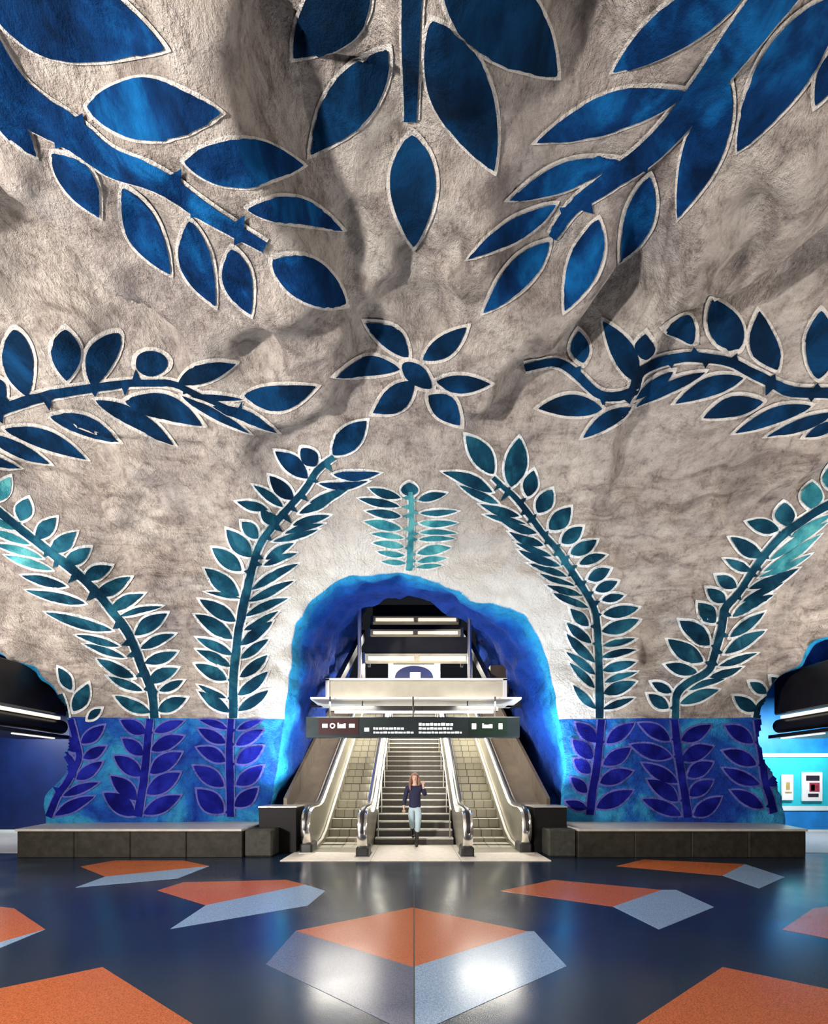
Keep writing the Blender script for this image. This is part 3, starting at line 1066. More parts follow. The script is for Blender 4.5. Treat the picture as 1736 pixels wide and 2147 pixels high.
vine([(1256, 1506), (1255, 1420), (1252, 1340), (1245, 1280), (1220, 1230), (1180, 1170), (1130, 1110), (1085, 1050), (1055, 1022), (1033, 1000)], 17, 10, [
    ((1264, 1486), (1327, 1464), 16), ((1264, 1455), (1331, 1430), 26), ((1267, 1432), (1334, 1409), 14), ((1264, 1406), (1331, 1387), 19), ((1262, 1379), (1332, 1364), 14),
    ((1264, 1356), (1331, 1341), 15), ((1261, 1323), (1340, 1300), 29), ((1264, 1288), (1339, 1274), 25), ((1262, 1257), (1306, 1248), 18), ((1248, 1237), (1293, 1219), 23),
    ((1232, 1213), (1278, 1193), 25), ((1215, 1183), (1269, 1165), 20), ((1196, 1161), (1249, 1134), 29), ((1176, 1138), (1220, 1105), 30), ((1152, 1111), (1195, 1064), 36),
    ((1126, 1075), (1156, 1026), 34), ((1105, 1041), (1119, 986), 31), ((1071, 1021), (1088, 916), 46, 0.02), ((1034, 992), (976, 911), 44, 0.02),
    ((1032, 1031), (929, 990), 24, 0.05), ((1045, 1056), (963, 1016), 18), ((1088, 1082), (1006, 1057), 19), ((1100, 1099), (1016, 1080), 12), ((1124, 1118), (1051, 1093), 16),
    ((1137, 1144), (1068, 1116), 18), ((1155, 1166), (1080, 1136), 13), ((1173, 1186), (1087, 1153), 17), ((1189, 1209), (1107, 1181), 14), ((1204, 1228), (1130, 1204), 12), ((1219, 1249), (1146, 1227), 14), ((1232, 1275), (1159, 1243), 14),
    ((1232, 1312), (1195, 1276), 22), ((1237, 1350), (1188, 1305), 21), ((1245, 1389), (1188, 1328), 19), ((1246, 1415), (1188, 1367), 17), ((1245, 1444), (1195, 1390), 18), ((1248, 1486), (1201, 1436), 18)],
    TE, RW, 5, ceiling, 'tall teal branch curving along the right shoulder of the arch', 0.8)
vine([(1414, 1506), (1418, 1457), (1441, 1431), (1483, 1408), (1496, 1379), (1509, 1322), (1519, 1277), (1551, 1238), (1587, 1183), (1629, 1131), (1676, 1095), (1713, 1071), (1780, 1035), (1870, 965), (1960, 900)], 15, 17, [
    ((1400, 1485), (1358, 1456), 26), ((1408, 1451), (1366, 1430), 21), ((1458, 1410), (1396, 1394), 25), ((1473, 1388), (1400, 1342), 34), ((1487, 1352), (1425, 1300), 38),
    ((1497, 1305), (1462, 1265), 34), ((1520, 1264), (1482, 1232), 28), ((1541, 1232), (1502, 1206), 26), ((1573, 1196), (1519, 1172), 20), ((1599, 1165), (1529, 1128), 30),
    ((1630, 1112), (1565, 1094), 28), ((1646, 1105), (1642, 1054), 42), ((1697, 1067), (1701, 1012), 46),
    ((1425, 1475), (1505, 1446), 23), ((1443, 1446), (1518, 1423), 14), ((1487, 1420), (1554, 1399), 16), ((1508, 1397), (1586, 1370), 14), ((1519, 1371), (1601, 1323), 25), ((1529, 1337), (1601, 1283), 23),
    ((1534, 1292), (1618, 1248), 20), ((1556, 1262), (1640, 1222), 14), ((1571, 1235), (1675, 1190), 21), ((1592, 1210), (1700, 1160), 14), ((1600, 1198), (1720, 1121), 18), ((1614, 1172), (1736, 1094), 18), ((1655, 1127), (1745, 1078), 16), ((1750, 1030), (1740, 975), 42), ((1810, 990), (1800, 935), 40), ((1870, 945), (1865, 890), 40), ((1790, 1050), (1880, 1030), 18), ((1850, 1005), (1940, 980), 18)],
    TE, RW, 5, ceiling, 'teal climbing branch leaning right over the right pier', 0.8, tint_low)
vine([(1584, 1506), (1590, 1480), (1606, 1464)], 14, 10, [((1586, 1491), (1537, 1459), 28), ((1604, 1454), (1571, 1430), 22), ((1638, 1443), (1614, 1420), 22)],
     TE, RW, 5, ceiling, 'short teal sprig at the outer edge of the right pier', 0.0)

# darker branches on the blue pier feet
vine([(290, 1712), (297, 1670), (304, 1625), (310, 1565), (315, 1508)], 17, 13, [
    ((283, 1709), (220, 1663), 38), ((287, 1676), (234, 1628), 32), ((297, 1627), (241, 1586), 33), ((301, 1583), (258, 1549), 27), ((307, 1536), (255, 1510), 27),
    ((303, 1706), (378, 1668), 30), ((310, 1665), (378, 1620), 35), ((317, 1621), (381, 1578), 33), ((320, 1573), (385, 1544), 28), ((326, 1535), (385, 1512), 20)],
    IN, RV, 4, wall_l, 'indigo branch in the middle of the blue left pier', 0.7)
vine([(484, 1712), (483, 1640), (482, 1570), (485, 1508)], 15, 12, [
    ((468, 1703), (414, 1655), 42), ((470, 1648), (407, 1606), 33), ((473, 1597), (414, 1568), 28), ((473, 1558), (417, 1528), 24), ((476, 1528), (420, 1509), 14),
    ((494, 1690), (540, 1652), 30), ((497, 1645), (552, 1606), 30), ((497, 1600), (552, 1565), 30), ((497, 1562), (551, 1531), 23), ((500, 1530), (548, 1510), 14)],
    IN, RV, 4, wall_l, 'indigo branch on the blue left pier nearest the escalators', 0.7)
vine([(104, 1712), (122, 1670), (145, 1635), (166, 1591), (160, 1550), (150, 1508)], 13, 11, [
    ((117, 1709), (198, 1670), 22), ((135, 1669), (208, 1641), 18), ((162, 1634), (215, 1597), 24), ((176, 1590), (222, 1565), 22), ((172, 1558), (219, 1521), 25),
    ((160, 1628), (127, 1568), 27), ((158, 1578), (127, 1531), 25), ((108, 1646), (88, 1602), 22)],
    IN, RV, 4, wall_l, 'indigo branch at the outer edge of the blue left pier', 0.7)
vine([(1236, 1708), (1240, 1665), (1247, 1626), (1254, 1570), (1260, 1509)], 17, 14, [
    ((1229, 1694), (1186, 1680), 20), ((1229, 1662), (1197, 1631), 23), ((1236, 1621), (1203, 1592), 26), ((1240, 1590), (1200, 1552), 29), ((1250, 1556), (1206, 1516), 29),
    ((1250, 1693), (1325, 1658), 32), ((1257, 1641), (1325, 1617), 30), ((1264, 1603), (1321, 1568), 28), ((1271, 1558), (1328, 1517), 27)],
    IN, RV, 4, wall_r, 'indigo branch on the blue right pier nearest the escalators', 0.7)
vine([(1441, 1712), (1436, 1680), (1430, 1643), (1420, 1580), (1412, 1509)], 17, 14, [
    ((1426, 1709), (1346, 1676), 26), ((1419, 1679), (1356, 1635), 30), ((1419, 1641), (1346, 1600), 27), ((1406, 1587), (1322, 1562), 30), ((1402, 1552), (1339, 1517), 27),
    ((1454, 1709), (1510, 1672), 30), ((1444, 1669), (1493, 1637), 28), ((1440, 1628), (1493, 1599), 30), ((1427, 1593), (1493, 1565), 32), ((1426, 1552), (1489, 1520), 29)],
    IN, RV, 4, wall_r, 'indigo branch in the middle of the blue right pier', 0.7)
vine([(1620, 1705), (1612, 1672), (1603, 1643), (1593, 1574), (1586, 1509)], 15, 13, [
    ((1597, 1693), (1532, 1658), 26), ((1590, 1645), (1515, 1611), 26), ((1583, 1603), (1515, 1575), 30), ((1576, 1558), (1519, 1521), 29),
    ((1609, 1648), (1636, 1624), 22), ((1609, 1603), (1634, 1579), 23), ((1602, 1565), (1618, 1535), 20)],
    IN, RV, 4, wall_r, 'indigo branch at the outer edge of the blue right pier', 0.7)

# ------------------------------------------------------------------ stone plinths under the piers
def plinth(side, x_in, x_out, label):
    s = side
    root = empty('stone_plinth', (s * (x_in + x_out) / 2, 8.9, 0))
    yf = 8.07
    n = 4
    w = (x_out - x_in) / n
    for k in range(n):
        a, b = x_in + k * w, x_in + (k + 1) * w - 0.008
        MB().box(min(s * a, s * b), max(s * a, s * b), yf, yf + 0.25, 0, 0.52).build('front_slab', M['stone'], root, bevel=0.012)
    prof = [(s * (x_out), yf), (s * (x_out + 0.62), yf + 1.75), (s * (x_out + 0.42), yf + 1.9), (s * (x_out - 0.2), yf + 0.25)]
    MB().prism_z(prof if s > 0 else prof[::-1], 0, 0.52).build('end_slab', M['stone'], root, bevel=0.01)
    MB().box(min(s * x_in, s * (x_out - .1)), max(s * x_in, s * (x_out - .1)), yf + 0.25, 9.9, 0, 0.5).build('core', M['stone'], root)
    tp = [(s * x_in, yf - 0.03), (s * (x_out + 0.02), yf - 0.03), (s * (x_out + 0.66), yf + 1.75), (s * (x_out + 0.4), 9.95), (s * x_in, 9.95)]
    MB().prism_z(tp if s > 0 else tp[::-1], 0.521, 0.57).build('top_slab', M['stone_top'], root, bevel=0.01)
    eb = (x_in - 0.57, x_in - 0.01)
    MB().box(min(s * eb[0], s * eb[1]), max(s * eb[0], s * eb[1]), yf + 0.06, 8.58, 0, 0.55).build('corner_block', M['stone_end'], root, bevel=0.03)
    return tag(root, label, 'plinth', 'stone plinths under the piers')


plinth(-1, 3.42, 7.9, 'low dark stone plinth under the left blue pier')
plinth(1, 3.27, 7.8, 'low dark stone plinth under the right blue pier')


def parapet(x0, x1, label):
    root = empty('parapet', ((x0 + x1) / 2, 8.9, 0))
    MB().box(x0, x1, 8.62, 9.28, 0, 0.955).build('body', M['parapet'], root, bevel=0.01)
    MB().box(x0 - 0.01, x1 + 0.01, 8.60, 9.30, 0.957, 0.99).build('cap', M['steel'], root, bevel=0.006)
    return tag(root, label, 'parapet', 'dark parapets flanking the escalators')


parapet(-3.30, -2.50, 'black parapet with thin steel cap left of the escalators')
parapet(2.55, 3.25, 'black parapet with thin steel cap right of the escalators')

# ------------------------------------------------------------------ escalators and the staircase between them
Y_TOP = 18.4


def rail_path(yf, dz=0.0, y_end=Y_TOP):
    """side view (y, z) of the handrail from the newel foot up the incline"""
    p = [(yf + 0.42, 0.13), (yf + 0.2, 0.17), (yf + 0.06, 0.30), (yf, 0.50), (yf + 0.02, 0.70), (yf + 0.10, 0.86), (yf + 0.25, 0.95), (yf + 0.45, 0.98)]
    p += [(9.35, 0.98), (9.55, 1.0), (9.75, 1.06), (9.95, 1.15)]
    y = 10.6
    while y < y_end:
        p.append((y, 1.15 + (y - 9.95) * SLOPE))
        y += 1.3
    p.append((y_end, 1.15 + (y_end - 9.95) * SLOPE))
    return [(a, b + dz) for a, b in p]


STEP_MESH = None


def escalator(x_out, x_in, label):
    global STEP_MESH
    sg = 1 if x_out > 0 else -1
    root = empty('escalator', ((x_out + x_in) / 2, 9.2, 0))
    for xc, yf, th in ((x_out, 8.45, 0.13), (x_in, 7.98, 0.13)):
        path = rail_path(yf)
        up = [(y + (0.03 if z < 0.9 and y < yf + 0.4 else 0), z - 0.05) for y, z in path[2:]]
        bot = [(Y_TOP, path[-1][1] - 1.15), (10.0, 0.02), (yf + 0.30, 0.0), (yf + 0.12, 0.12)]
        prof = up + bot
        b = MB().prism_x(prof, xc - th / 2, xc + th / 2).build('balustrade', M['panel'], root)
        tr = [(xc, y, z - 0.028) for y, z in path[1:]]
        MB().tube(tr, 0.098, 8, flat=0.28).build('handrail_track', M['steel_bright'], b, smooth=True)
        MB().tube([(xc, y, z + 0.012) for y, z in path], 0.047, 8, flat=0.7).build('handrail', M['rubber'], root, smooth=True)
        if xc == x_in:
            lp = [(y, z) for y, z in path if y > 9.3]
            for sx in (-1, 1):
                MB().prism_x([(y, z - 0.075) for y, z in lp] + [(y, z - 0.16) for y, z in lp[::-1]], xc + sx * 0.067, xc + sx * 0.10).build('deck_light', M['deck_glow'], b)
        MB().box(xc - 0.13, xc + 0.13, yf + 0.06, yf + 0.55, 0.0, 0.22).build('handrail_inlet', M['black'], root, bevel=0.04)
        MB().box(xc - 0.15, xc + 0.15, yf + 0.0, yf + 0.60, 0.0, 0.035).build('newel_foot', M['steel_bright'], root, bevel=0.01)
    a, c = sorted((x_out, x_in))
    la, lc = a + 0.10, c - 0.10
    for xe in (la, lc):
        pts = [(xe, 8.95, 0.10), (xe, 9.55, 0.16), (xe, 9.95, 0.30), (xe, Y_TOP, 0.30 + (Y_TOP - 9.95) * SLOPE)]
        MB().tube(pts, 0.030, 6).build('skirt_strip', M['deck'], root, smooth=True)
        bx0, bx1 = (a + 0.066, la + 0.008) if xe == la else (lc - 0.008, c - 0.066)
        MB().prism_x([(y, z) for _, y, z in pts] + [(Y_TOP, (Y_TOP - 9.95) * SLOPE - 0.45), (10.4, 0.005), (8.95, 0.005)], bx0, bx1).build('skirt_panel', M['panel'], root)
    MB().box(la, lc, 8.55, 9.14, 0.0, 0.03).build('comb_plate', M['steel'], root, bevel=0.005)
    w = lc - la - 0.02
    m = MB()
    m.box(-w / 2, w / 2, 0.0, 0.42, -0.235, 0.0, 0)
    m.box(-w / 2, w / 2, -0.006, 0.0, -0.235, -0.205, 1)
    m.box(-0.012, 0.012, -0.007, 0.41, -0.235, 0.003, 1)
    for q in (-0.25, 0.25):
        m.box(q * w - 0.006, q * w + 0.006, -0.007, 0.41, -0.235, 0.002, 1)
    m.box(-w / 2, w / 2, -0.004, 0.02, -0.004, 0.003, 1)
    proto = None
    y, z, k = 9.14, 0.02, 0
    rises = [0.02, 0.08, 0.17] + [0.4 * SLOPE] * 40
    while y < 17.6:
        if proto is None:
            o = m.build('step', [M['step'], M['step_dark']], root)
            proto = o
        else:
            o = proto.copy()
            COL.objects.link(o)
        o.location = ((la + lc) / 2, y, z)
        y += 0.4
        z += rises[k]
        k += 1
    return tag(root, label, 'escalator', 'escalators either side of the stairs')


escalator(-2.27, -1.03, 'escalator left of the staircase, its black handrail rising between steel strips')
escalator(2.36, 1.07, 'escalator right of the staircase, its black handrail rising between steel strips')

stairs = empty('staircase', (0, 9.7, 0))
proto = None
m = MB()
m.box(-0.93, 0.94, 0.0, 0.60, -0.17, -0.035, 0)
m.box(-0.93, 0.94, -0.02, 0.34, -0.034, 0.0, 1)
for k in range(28):
    if proto is None:
        o = m.build('step', [M['riser'], M['tread']], stairs)
        proto = o
    else:
        o = proto.copy()
        COL.objects.link(o)
    o.location = (0, 9.68 + 0.295 * k, 0.17 * (k + 1))
for s in (-1, 1):
    xx = s * 0.86
    pts = [(xx, 9.45, 0.86), (xx, 9.68, 0.95), (xx, 17.6, 0.95 + 7.92 * 0.17 / 0.295)]
    h = MB().tube(pts, 0.022, 8).build('handrail', M['steel_bright'], stairs, smooth=True)
    for q in range(8):
        yy = 9.75 + q * 1.05
        zz = 0.95 + (yy - 9.68) * 0.17 / 0.295
        MB().tube([(xx, yy, zz - 0.9), (xx, yy, zz)], 0.014, 6).build('post', M['steel'], h)
tag(stairs, 'stone staircase with dark risers between the two escalators', 'stairs')

# shaft walls beside the escalators
for s, nm in ((-1, 'left'), (1, 'right')):
    w = empty('wall_shaft_' + nm, (s * 3.02, 9.3, 0))
    tag(w, 'brown panelled side wall of the escalator shaft on the ' + nm, None, None, 'structure')
    for k in range(8):
        y0, y1 = 9.32 + k * 1.1, 9.32 + k * 1.1 + 1.085
        x0 = 2.92 if s < 0 else 3.05
        z0a, z0b = max(0, (y0 - 9.9) * SLOPE - 0.2), max(0, (y1 - 9.9) * SLOPE - 0.2)
        za, zb = 1.12 + (y0 - 9.3) * 0.60, 1.12 + (y1 - 9.3) * 0.60
        MB().prism_x([(y0, z0a), (y1, z0b), (y1, zb), (y0, za)], s * x0, s * (x0 + 0.08)).build('cladding_panel', M['clad'], w)
    dk = [(2.40, 9.3, 1.0), (2.96, 9.3, 1.0)]
    mm = MB()
    xa, xb = s * 2.36, s * (2.92 if s < 0 else 3.05)
    mm.prism_x([(9.3, 0.9), (9.95, 1.0), (Y_TOP, 1.0 + (Y_TOP - 9.95) * SLOPE), (Y_TOP, 0.9 + (Y_TOP - 9.95) * SLOPE), (9.95, 0.9), (9.3, 0.8)], min(xa, xb), max(xa, xb))
    mm.build('inclined_deck', M['clad'], w)

# ------------------------------------------------------------------ direction sign and the shaft gantries
sg = empty('direction_sign', (0, 9.95, 2.65))
def SX(px, d=9.95): return (px - CX) * d / FPX
def SZ(py, d=9.95): return CAMZ - (py - HY) * d / FPX
yS = 9.95
MB().box(SX(641), SX(1090), yS, yS + 0.22, SZ(1546), SZ(1503)).build('housing', M['sign'], sg, bevel=0.01)
MB().box(SX(668), SX(752), yS - 0.012, yS, SZ(1541), SZ(1506)).build('red_panel', M['sign_red'], sg)
MB().box(SX(984), SX(1062), yS - 0.012, yS, SZ(1541), SZ(1506)).build('green_panel', M['sign_green'], sg)


def marks(rects, mat, name, yo=0.016):
    m_ = MB()
    for x0, x1, y0, y1 in rects:
        m_.box(SX(x0), SX(x1), yS - yo, yS - yo + 0.008, SZ(y1), SZ(y0))
    return m_.build(name, mat, sg)


marks([(676, 687, 1518, 1526)], M['mark_white'], 'sign_mark', 0.024)
marks([(732, 744, 1518, 1526)], M['mark_white'], 'sign_mark', 0.024)
ringm = MB()
ringm.tube([(SX(697.5) + 0.052 * math.cos(a * math.pi / 8), yS - 0.02, SZ(1522) + 0.052 * math.sin(a * math.pi / 8)) for a in range(16)], 0.016, 6, closed=True)
ringm.build('sign_ring', M['mark_red'], sg)
marks([(708, 711, 1516, 1527), (712, 716, 1519, 1527), (717, 720, 1519, 1527), (721, 725, 1517, 1527)], M['mark_red'], 'sign_word', 0.024)


def words(x0, x1, y0, y1, gaps):
    out, x = [], x0
    for k, wd in enumerate(gaps):
        out.append((x, min(x + wd, x1), y0 + (0.6 if k % 3 else 0), y1))
        x += wd + 1.6
        if x >= x1:
            break
    return out


marks(words(783, 848, 1525, 1530, [3, 5, 7, 4, 6, 8, 5, 7, 6, 8]), M['mark_white'], 'sign_text_line')
marks(words(783, 868, 1534, 1538, [4, 7, 5, 8, 4, 7, 6, 9, 5, 7, 6]), M['mark_white'], 'sign_text_line')
marks([(764, 774, 1526, 1534)], M['mark_white'], 'sign_mark')
marks(words(878, 950, 1516, 1522, [6, 5, 8, 6, 7, 5, 9, 7, 6, 7]), M['mark_white'], 'sign_text_line')
marks(words(878, 948, 1525, 1530, [6, 8, 5, 7, 6, 9, 6, 5, 8]), M['mark_white'], 'sign_text_line')
marks(words(878, 968, 1534, 1538, [6, 7, 9, 5, 7, 8, 6, 7, 6, 9, 5]), M['mark_white'], 'sign_text_line')
marks([(989, 998, 1517, 1529)], M['mark_green'], 'sign_mark', 0.024)
marks([(1045, 1053, 1517, 1529)], M['mark_green'], 'sign_mark', 0.024)
marks([(1011, 1014, 1517, 1527), (1015, 1020, 1520, 1527), (1021, 1024, 1520, 1527), (1025, 1032, 1519, 1527)], M['mark_green'], 'sign_word', 0.024)
for px in (690, 866, 1040):
    MB().tube([(SX(px), yS + 0.11, SZ(1503)), (SX(px), yS + 0.11, 3.62)], 0.02, 8).build('hanger', M['black'], sg)
tag(sg, 'long dark direction sign with red and green ends above the escalators', 'sign')

lt = empty('light_strip', (0, 10.4, 3.4))
MB().box(SX(690, 10.4), SX(1045, 10.4), 10.42, 10.56, 3.33, 3.46).build('housing', M['black'], lt)
for a_, b_ in ((702, 864), (870, 1034)):
    MB().box(SX(a_, 10.4), SX(b_, 10.4), 10.40, 10.418, 3.27, 3.33).build('tube', M['tube'], lt)
for px in (760, 867, 980):
    MB().tube([(SX(px, 10.5), 10.5, 3.46), (SX(px, 10.5), 10.5, 3.60)], 0.015, 6).build('hanger', M['black'], lt)
tag(lt, 'long fluorescent light strip just above the direction sign', 'lamp')

bk = empty('bulkhead', (0, 11, 3.6))
MB().box(-2.30, 2.42, 10.95, 11.5, 3.66, 4.24).build('fascia', M['beige'], bk, bevel=0.02)
MB().box(-2.38, -2.28, 10.90, 11.5, 3.62, 4.28).build('end_trim', M['white'], bk)
MB().box(2.40, 2.50, 10.90, 11.5, 3.62, 4.28).build('end_trim', M['white'], bk)
MB().box(-2.38, 2.50, 10.90, 11.5, 4.242, 4.30).build('top_trim', M['white'], bk)
MB().box(-2.62, 2.72, 10.25, 11.5, 3.60, 3.655).build('soffit', M['white'], bk)
MB().box(-2.2, -0.75, 10.80, 10.86, 3.66, 3.70).build('cove_tube', M['tube'], bk)
MB().box(0.85, 2.3, 10.80, 10.86, 3.66, 3.70).build('cove_tube', M['tube'], bk)
for s in (-1, 1):
    MB().box(s * 2.9 - 0.35, s * 2.9 + 0.35, 11.1, 11.4, 3.60, 3.72).build('side_bracket', M['black'], bk)
tag(bk, 'pale lit bulkhead beam spanning the escalator shaft above the sign', 'beam')


def gantry(Y, py_lo, py_hi, py_dark, xl, xr, label, lit):
    root = empty('gantry', (0, Y, SZ(py_lo, Y)))
    X0, X1 = SX(xl, Y), SX(xr, Y)
    MB().box(X0, X1, Y + 0.02, Y + 0.30, SZ(py_lo, Y), SZ(py_hi, Y)).build('fascia', M['beige'], root)
    MB().box(X0 - 0.02, X1 + 0.02, Y + 0.1, Y + 0.9, SZ(py_hi, Y) + 0.002, SZ(py_dark, Y)).build('dark_beam', M['black'], root)
    xm = (X0 + X1) / 2
    hh = (SZ(py_hi, Y) - SZ(py_lo, Y))
    for a, b in ((X0 + 0.12, xm - 0.1), (xm + 0.1, X1 - 0.12)):
        MB().box(a, b, Y - 0.03, Y + 0.018, SZ(py_lo, Y) + hh * 0.15, SZ(py_lo, Y) + hh * 0.6).build('light_strip', M['tube_dim'], root)
    for xx in (X0 - 0.06, X1 + 0.06):
        MB().box(xx - 0.05, xx + 0.05, Y + 0.05, Y + 0.25, SZ(py_lo, Y) - 1.2, SZ(py_lo, Y) + 0.3).build('end_post', M['steel'], root)
    return tag(root, label, 'gantry', 'gantries across the escalator shaft')


gantry(13.6, 1386, 1370, 1333, 765, 984, 'lowest cross gantry in the escalator shaft, under a tall black beam', True)
gantry(15.8, 1331, 1319, 1308, 776, 966, 'middle cross gantry in the escalator shaft with narrow lit fascia', False)
gantry(17.4, 1304, 1291, 1266, 782, 962, 'highest cross gantry in the escalator shaft under the rock crown', True)

for s, px in ((-1, 753), (1, 985)):
    X = SX(px, 11.2)
    p = MB().tube([(X, 11.25, 4.302), (X, 11.25, SZ(1236, 11.2))], 0.055, 10).build('column', M['steel'], None, smooth=True)
    tag(p, 'slim grey column on the bulkhead at the %s of the shaft' % ('left' if s < 0 else 'right'), 'column', 'slim shaft columns')
    st = MB()
    st.prism_x([(11.35, 4.31), (11.75, 4.31), (17.5, 4.31 + 5.75 * SLOPE), (17.5, 4.75 + 5.75 * SLOPE)], SX(698 if s < 0 else 1036, 11.35), SX(710 if s < 0 else 1024, 11.35))
    o = st.build('stringer', M['black'])
    tag(o, 'black sloping stringer rising from the bulkhead on the %s' % ('left' if s < 0 else 'right'), 'stringer', 'black sloping stringers')

db = empty('display_board', (0, 12.6, 4.7))
for a, b in ((814, 824), (911, 923)):
    MB().box(SX(a, 12.6), SX(b, 12.6), 12.6, 12.7, 4.3, SZ(1391, 12.6)).build('frame_post', M['white'], db)
MB().box(SX(824, 12.6), SX(911, 12.6), 12.66, 12.69, 4.3, SZ(1392, 12.6)).build('pane', M['beige'], db)
pr = []
for k in range(17):
    an = math.pi * k / 16
    pr.append((SX(868, 12.6) + 0.60 * math.cos(an), 4.70 + 0.42 * math.sin(an) ** 0.8))
MB().prism_y(pr, 12.63, 12.655).build('picture', simple('board_navy_print', (0.004, 0.006, 0.035), 0.5, 0, 0.3, 4), db)
MB().box(-0.12, 0.2, 12.61, 12.63, 4.72, 4.92).build('picture_light', M['mark_white'], db)
tag(db, 'white framed display board with a dark blue rounded picture above the bulkhead', 'board')
bx_ = MB().box(2.30, 2.85, 12.2, 13.6, 4.2, 5.02).build('duct_box', M['clad'])
tag(bx_, 'tan boxed duct beside the bulkhead right of the shaft', 'duct')

# ------------------------------------------------------------------ platforms behind the piers
def canopy(side, y_end, label, round_end):
    s = side
    xin = 8.62 if s < 0 else 8.80
    root = empty('platform_canopy', (s * 9.5, 5, 3.3))
    def bxx(n, xa, xb, y0, y1, z0, z1, m_, par=None, bev=0.0):
        return MB().box(min(s * xa, s * xb), max(s * xa, s * xb), y0, y1, z0, z1).build(n, m_, par or root, bevel=bev)
    bxx('hood', xin + 0.02, xin + 1.5, -3.5, y_end, 3.14, 4.12, M['canopy'], None, 0.03)
    bxx('light_strip', xin - 0.03, xin + 0.05, -3.5, y_end - 0.25, 3.02, 3.09, M['tube_dim'])
    MB().tube([(s * (xin + 0.17), -3.5, 2.87), (s * (xin + 0.17), y_end, 2.87)], 0.17, 14).build('duct', M['canopy'], root, smooth=True)
    MB().tube([(s * (xin + 0.17), y_end, 2.87), (s * (xin + 0.17), y_end - 0.01, 2.87)], 0.15, 14).build('duct_end', M['brown'], root)
    bxx('shelf', xin - 0.02, xin + 1.3, -3.5, y_end + 0.1, 2.58, 2.66, M['canopy'])
    y = -3.0
    while y < y_end - 0.6:
        bxx('lower_tube', xin - 0.03, xin + 0.03, y, y + 1.0, 2.535, 2.565, M['tube_dim'])
        y += 1.3
    return tag(root, label, 'canopy', 'black platform canopies')


canopy(-1, 10.1, 'long black canopy with lit strips along the left platform', False)
canopy(1, 9.95, 'long black canopy with round duct end along the right platform', True)

wr = empty('wall_back_right', (11, 12, 0))
tag(wr, 'turquoise and blue banded wall behind the right platform', None, None, 'structure')
for z0, z1, mt, nm in ((0.0, 0.10, 'stripe', 'skirting_band'), (0.10, 0.66, 'azure_wall', 'lower_band'), (0.66, 0.80, 'stripe', 'white_band'), (0.80, 2.25, 'teal_wall', 'turquoise_band'), (2.25, 2.36, 'stripe', 'upper_stripe'), (2.36, 5.2, 'azure_wall', 'upper_band')):
    MB().box(6.5, 16.0, 12.0 - (0.02 if mt == 'stripe' else 0), 12.2, z0, z1 - 0.004).build(nm, M[mt], wr)
wl = empty('wall_back_left', (-11, 12, 0))
tag(wl, 'dark navy wall behind the left platform', None, None, 'structure')
for z0, z1, mt, nm in ((0.0, 0.10, 'stripe', 'skirting_band'), (0.10, 5.2, 'navy_wall', 'navy_band')):
    MB().box(-16.0, -6.5, 12.0 - (0.02 if mt == 'stripe' else 0), 12.2, z0, z1 - 0.004).build(nm, M[mt], wl)

Mred = simple('poster_red_print', (0.35, 0.04, 0.06), 0.4, 0, 0.4, 9)
Mgold = simple('poster_gold_print', (0.45, 0.32, 0.12), 0.4, 0, 0.3, 9)
Mblack = simple('poster_dark_print', (0.03, 0.02, 0.03), 0.4, 0, 0.3, 9)


def poster(x0, x1, y0, y1, label, prints):
    d = 11.94
    root = empty('poster', (SX((x0 + x1) / 2, d), d, SZ(y1, d)))
    MB().box(SX(x0, d), SX(x1, d), d, d + 0.055, SZ(y1, d), SZ(y0, d)).build('sheet', M['white'], root, bevel=0.01)
    for a, b, e, f, mt in prints:
        MB().box(SX(a, d), SX(b, d), d - 0.006, d + 0.002, SZ(f, d), SZ(e, d)).build('print', mt, root)
    return tag(root, label, 'poster', 'posters on the turquoise wall')


poster(1640, 1664, 1624, 1678, 'white poster with a small gold figure on the turquoise wall', [(1648, 1656, 1640, 1656, Mgold), (1646, 1660, 1660, 1663, Mgold)])
poster(1683, 1725, 1619, 1680, 'red and black poster on the turquoise wall', [(1690, 1718, 1626, 1637, Mblack), (1697, 1718, 1641, 1660, Mred), (1700, 1708, 1645, 1658, Mblack), (1694, 1716, 1664, 1671, Mblack)])

# ------------------------------------------------------------------ the person walking off the stairs
def skin(name, chains, mat, parent, sub=2, smooth=True, origin=(0, 0, 0)):
    """chains of (x, y, z, radius[, radius2]); chain ends that coincide are welded"""
    verts, edges, rad, idx = [], [], [], {}
    def vid(p):
        k = (round(p[0], 4), round(p[1], 4), round(p[2], 4))
        if k not in idx:
            idx[k] = len(verts)
            verts.append((p[0] + origin[0], p[1] + origin[1], p[2] + origin[2]))
            rad.append((p[3], p[4] if len(p) > 4 else p[3]))
        return idx[k]
    for ch in chains:
        ids = [vid(p) for p in ch]
        edges += list(zip(ids[:-1], ids[1:]))
    m_ = bpy.data.meshes.new(name)
    m_.from_pydata(verts, edges, [])
    o = bpy.data.objects.new(name, m_)
    COL.objects.link(o)
    m_.materials.append(mat)
    sk = o.modifiers.new('Skin', 'SKIN')
    sk.use_smooth_shade = smooth
    if not m_.skin_vertices:
        bpy.context.view_layer.update()
    lay = m_.skin_vertices[0].data
    for i, r in enumerate(rad):
        lay[i].radius = r
        lay[i].use_root = (i == 0)
    ss = o.modifiers.new('Subdivision', 'SUBSURF')
    ss.levels = ss.render_levels = sub
    if parent is not None:
        o.parent = parent
        o.matrix_parent_inverse = parent.matrix_world.inverted()
    return o


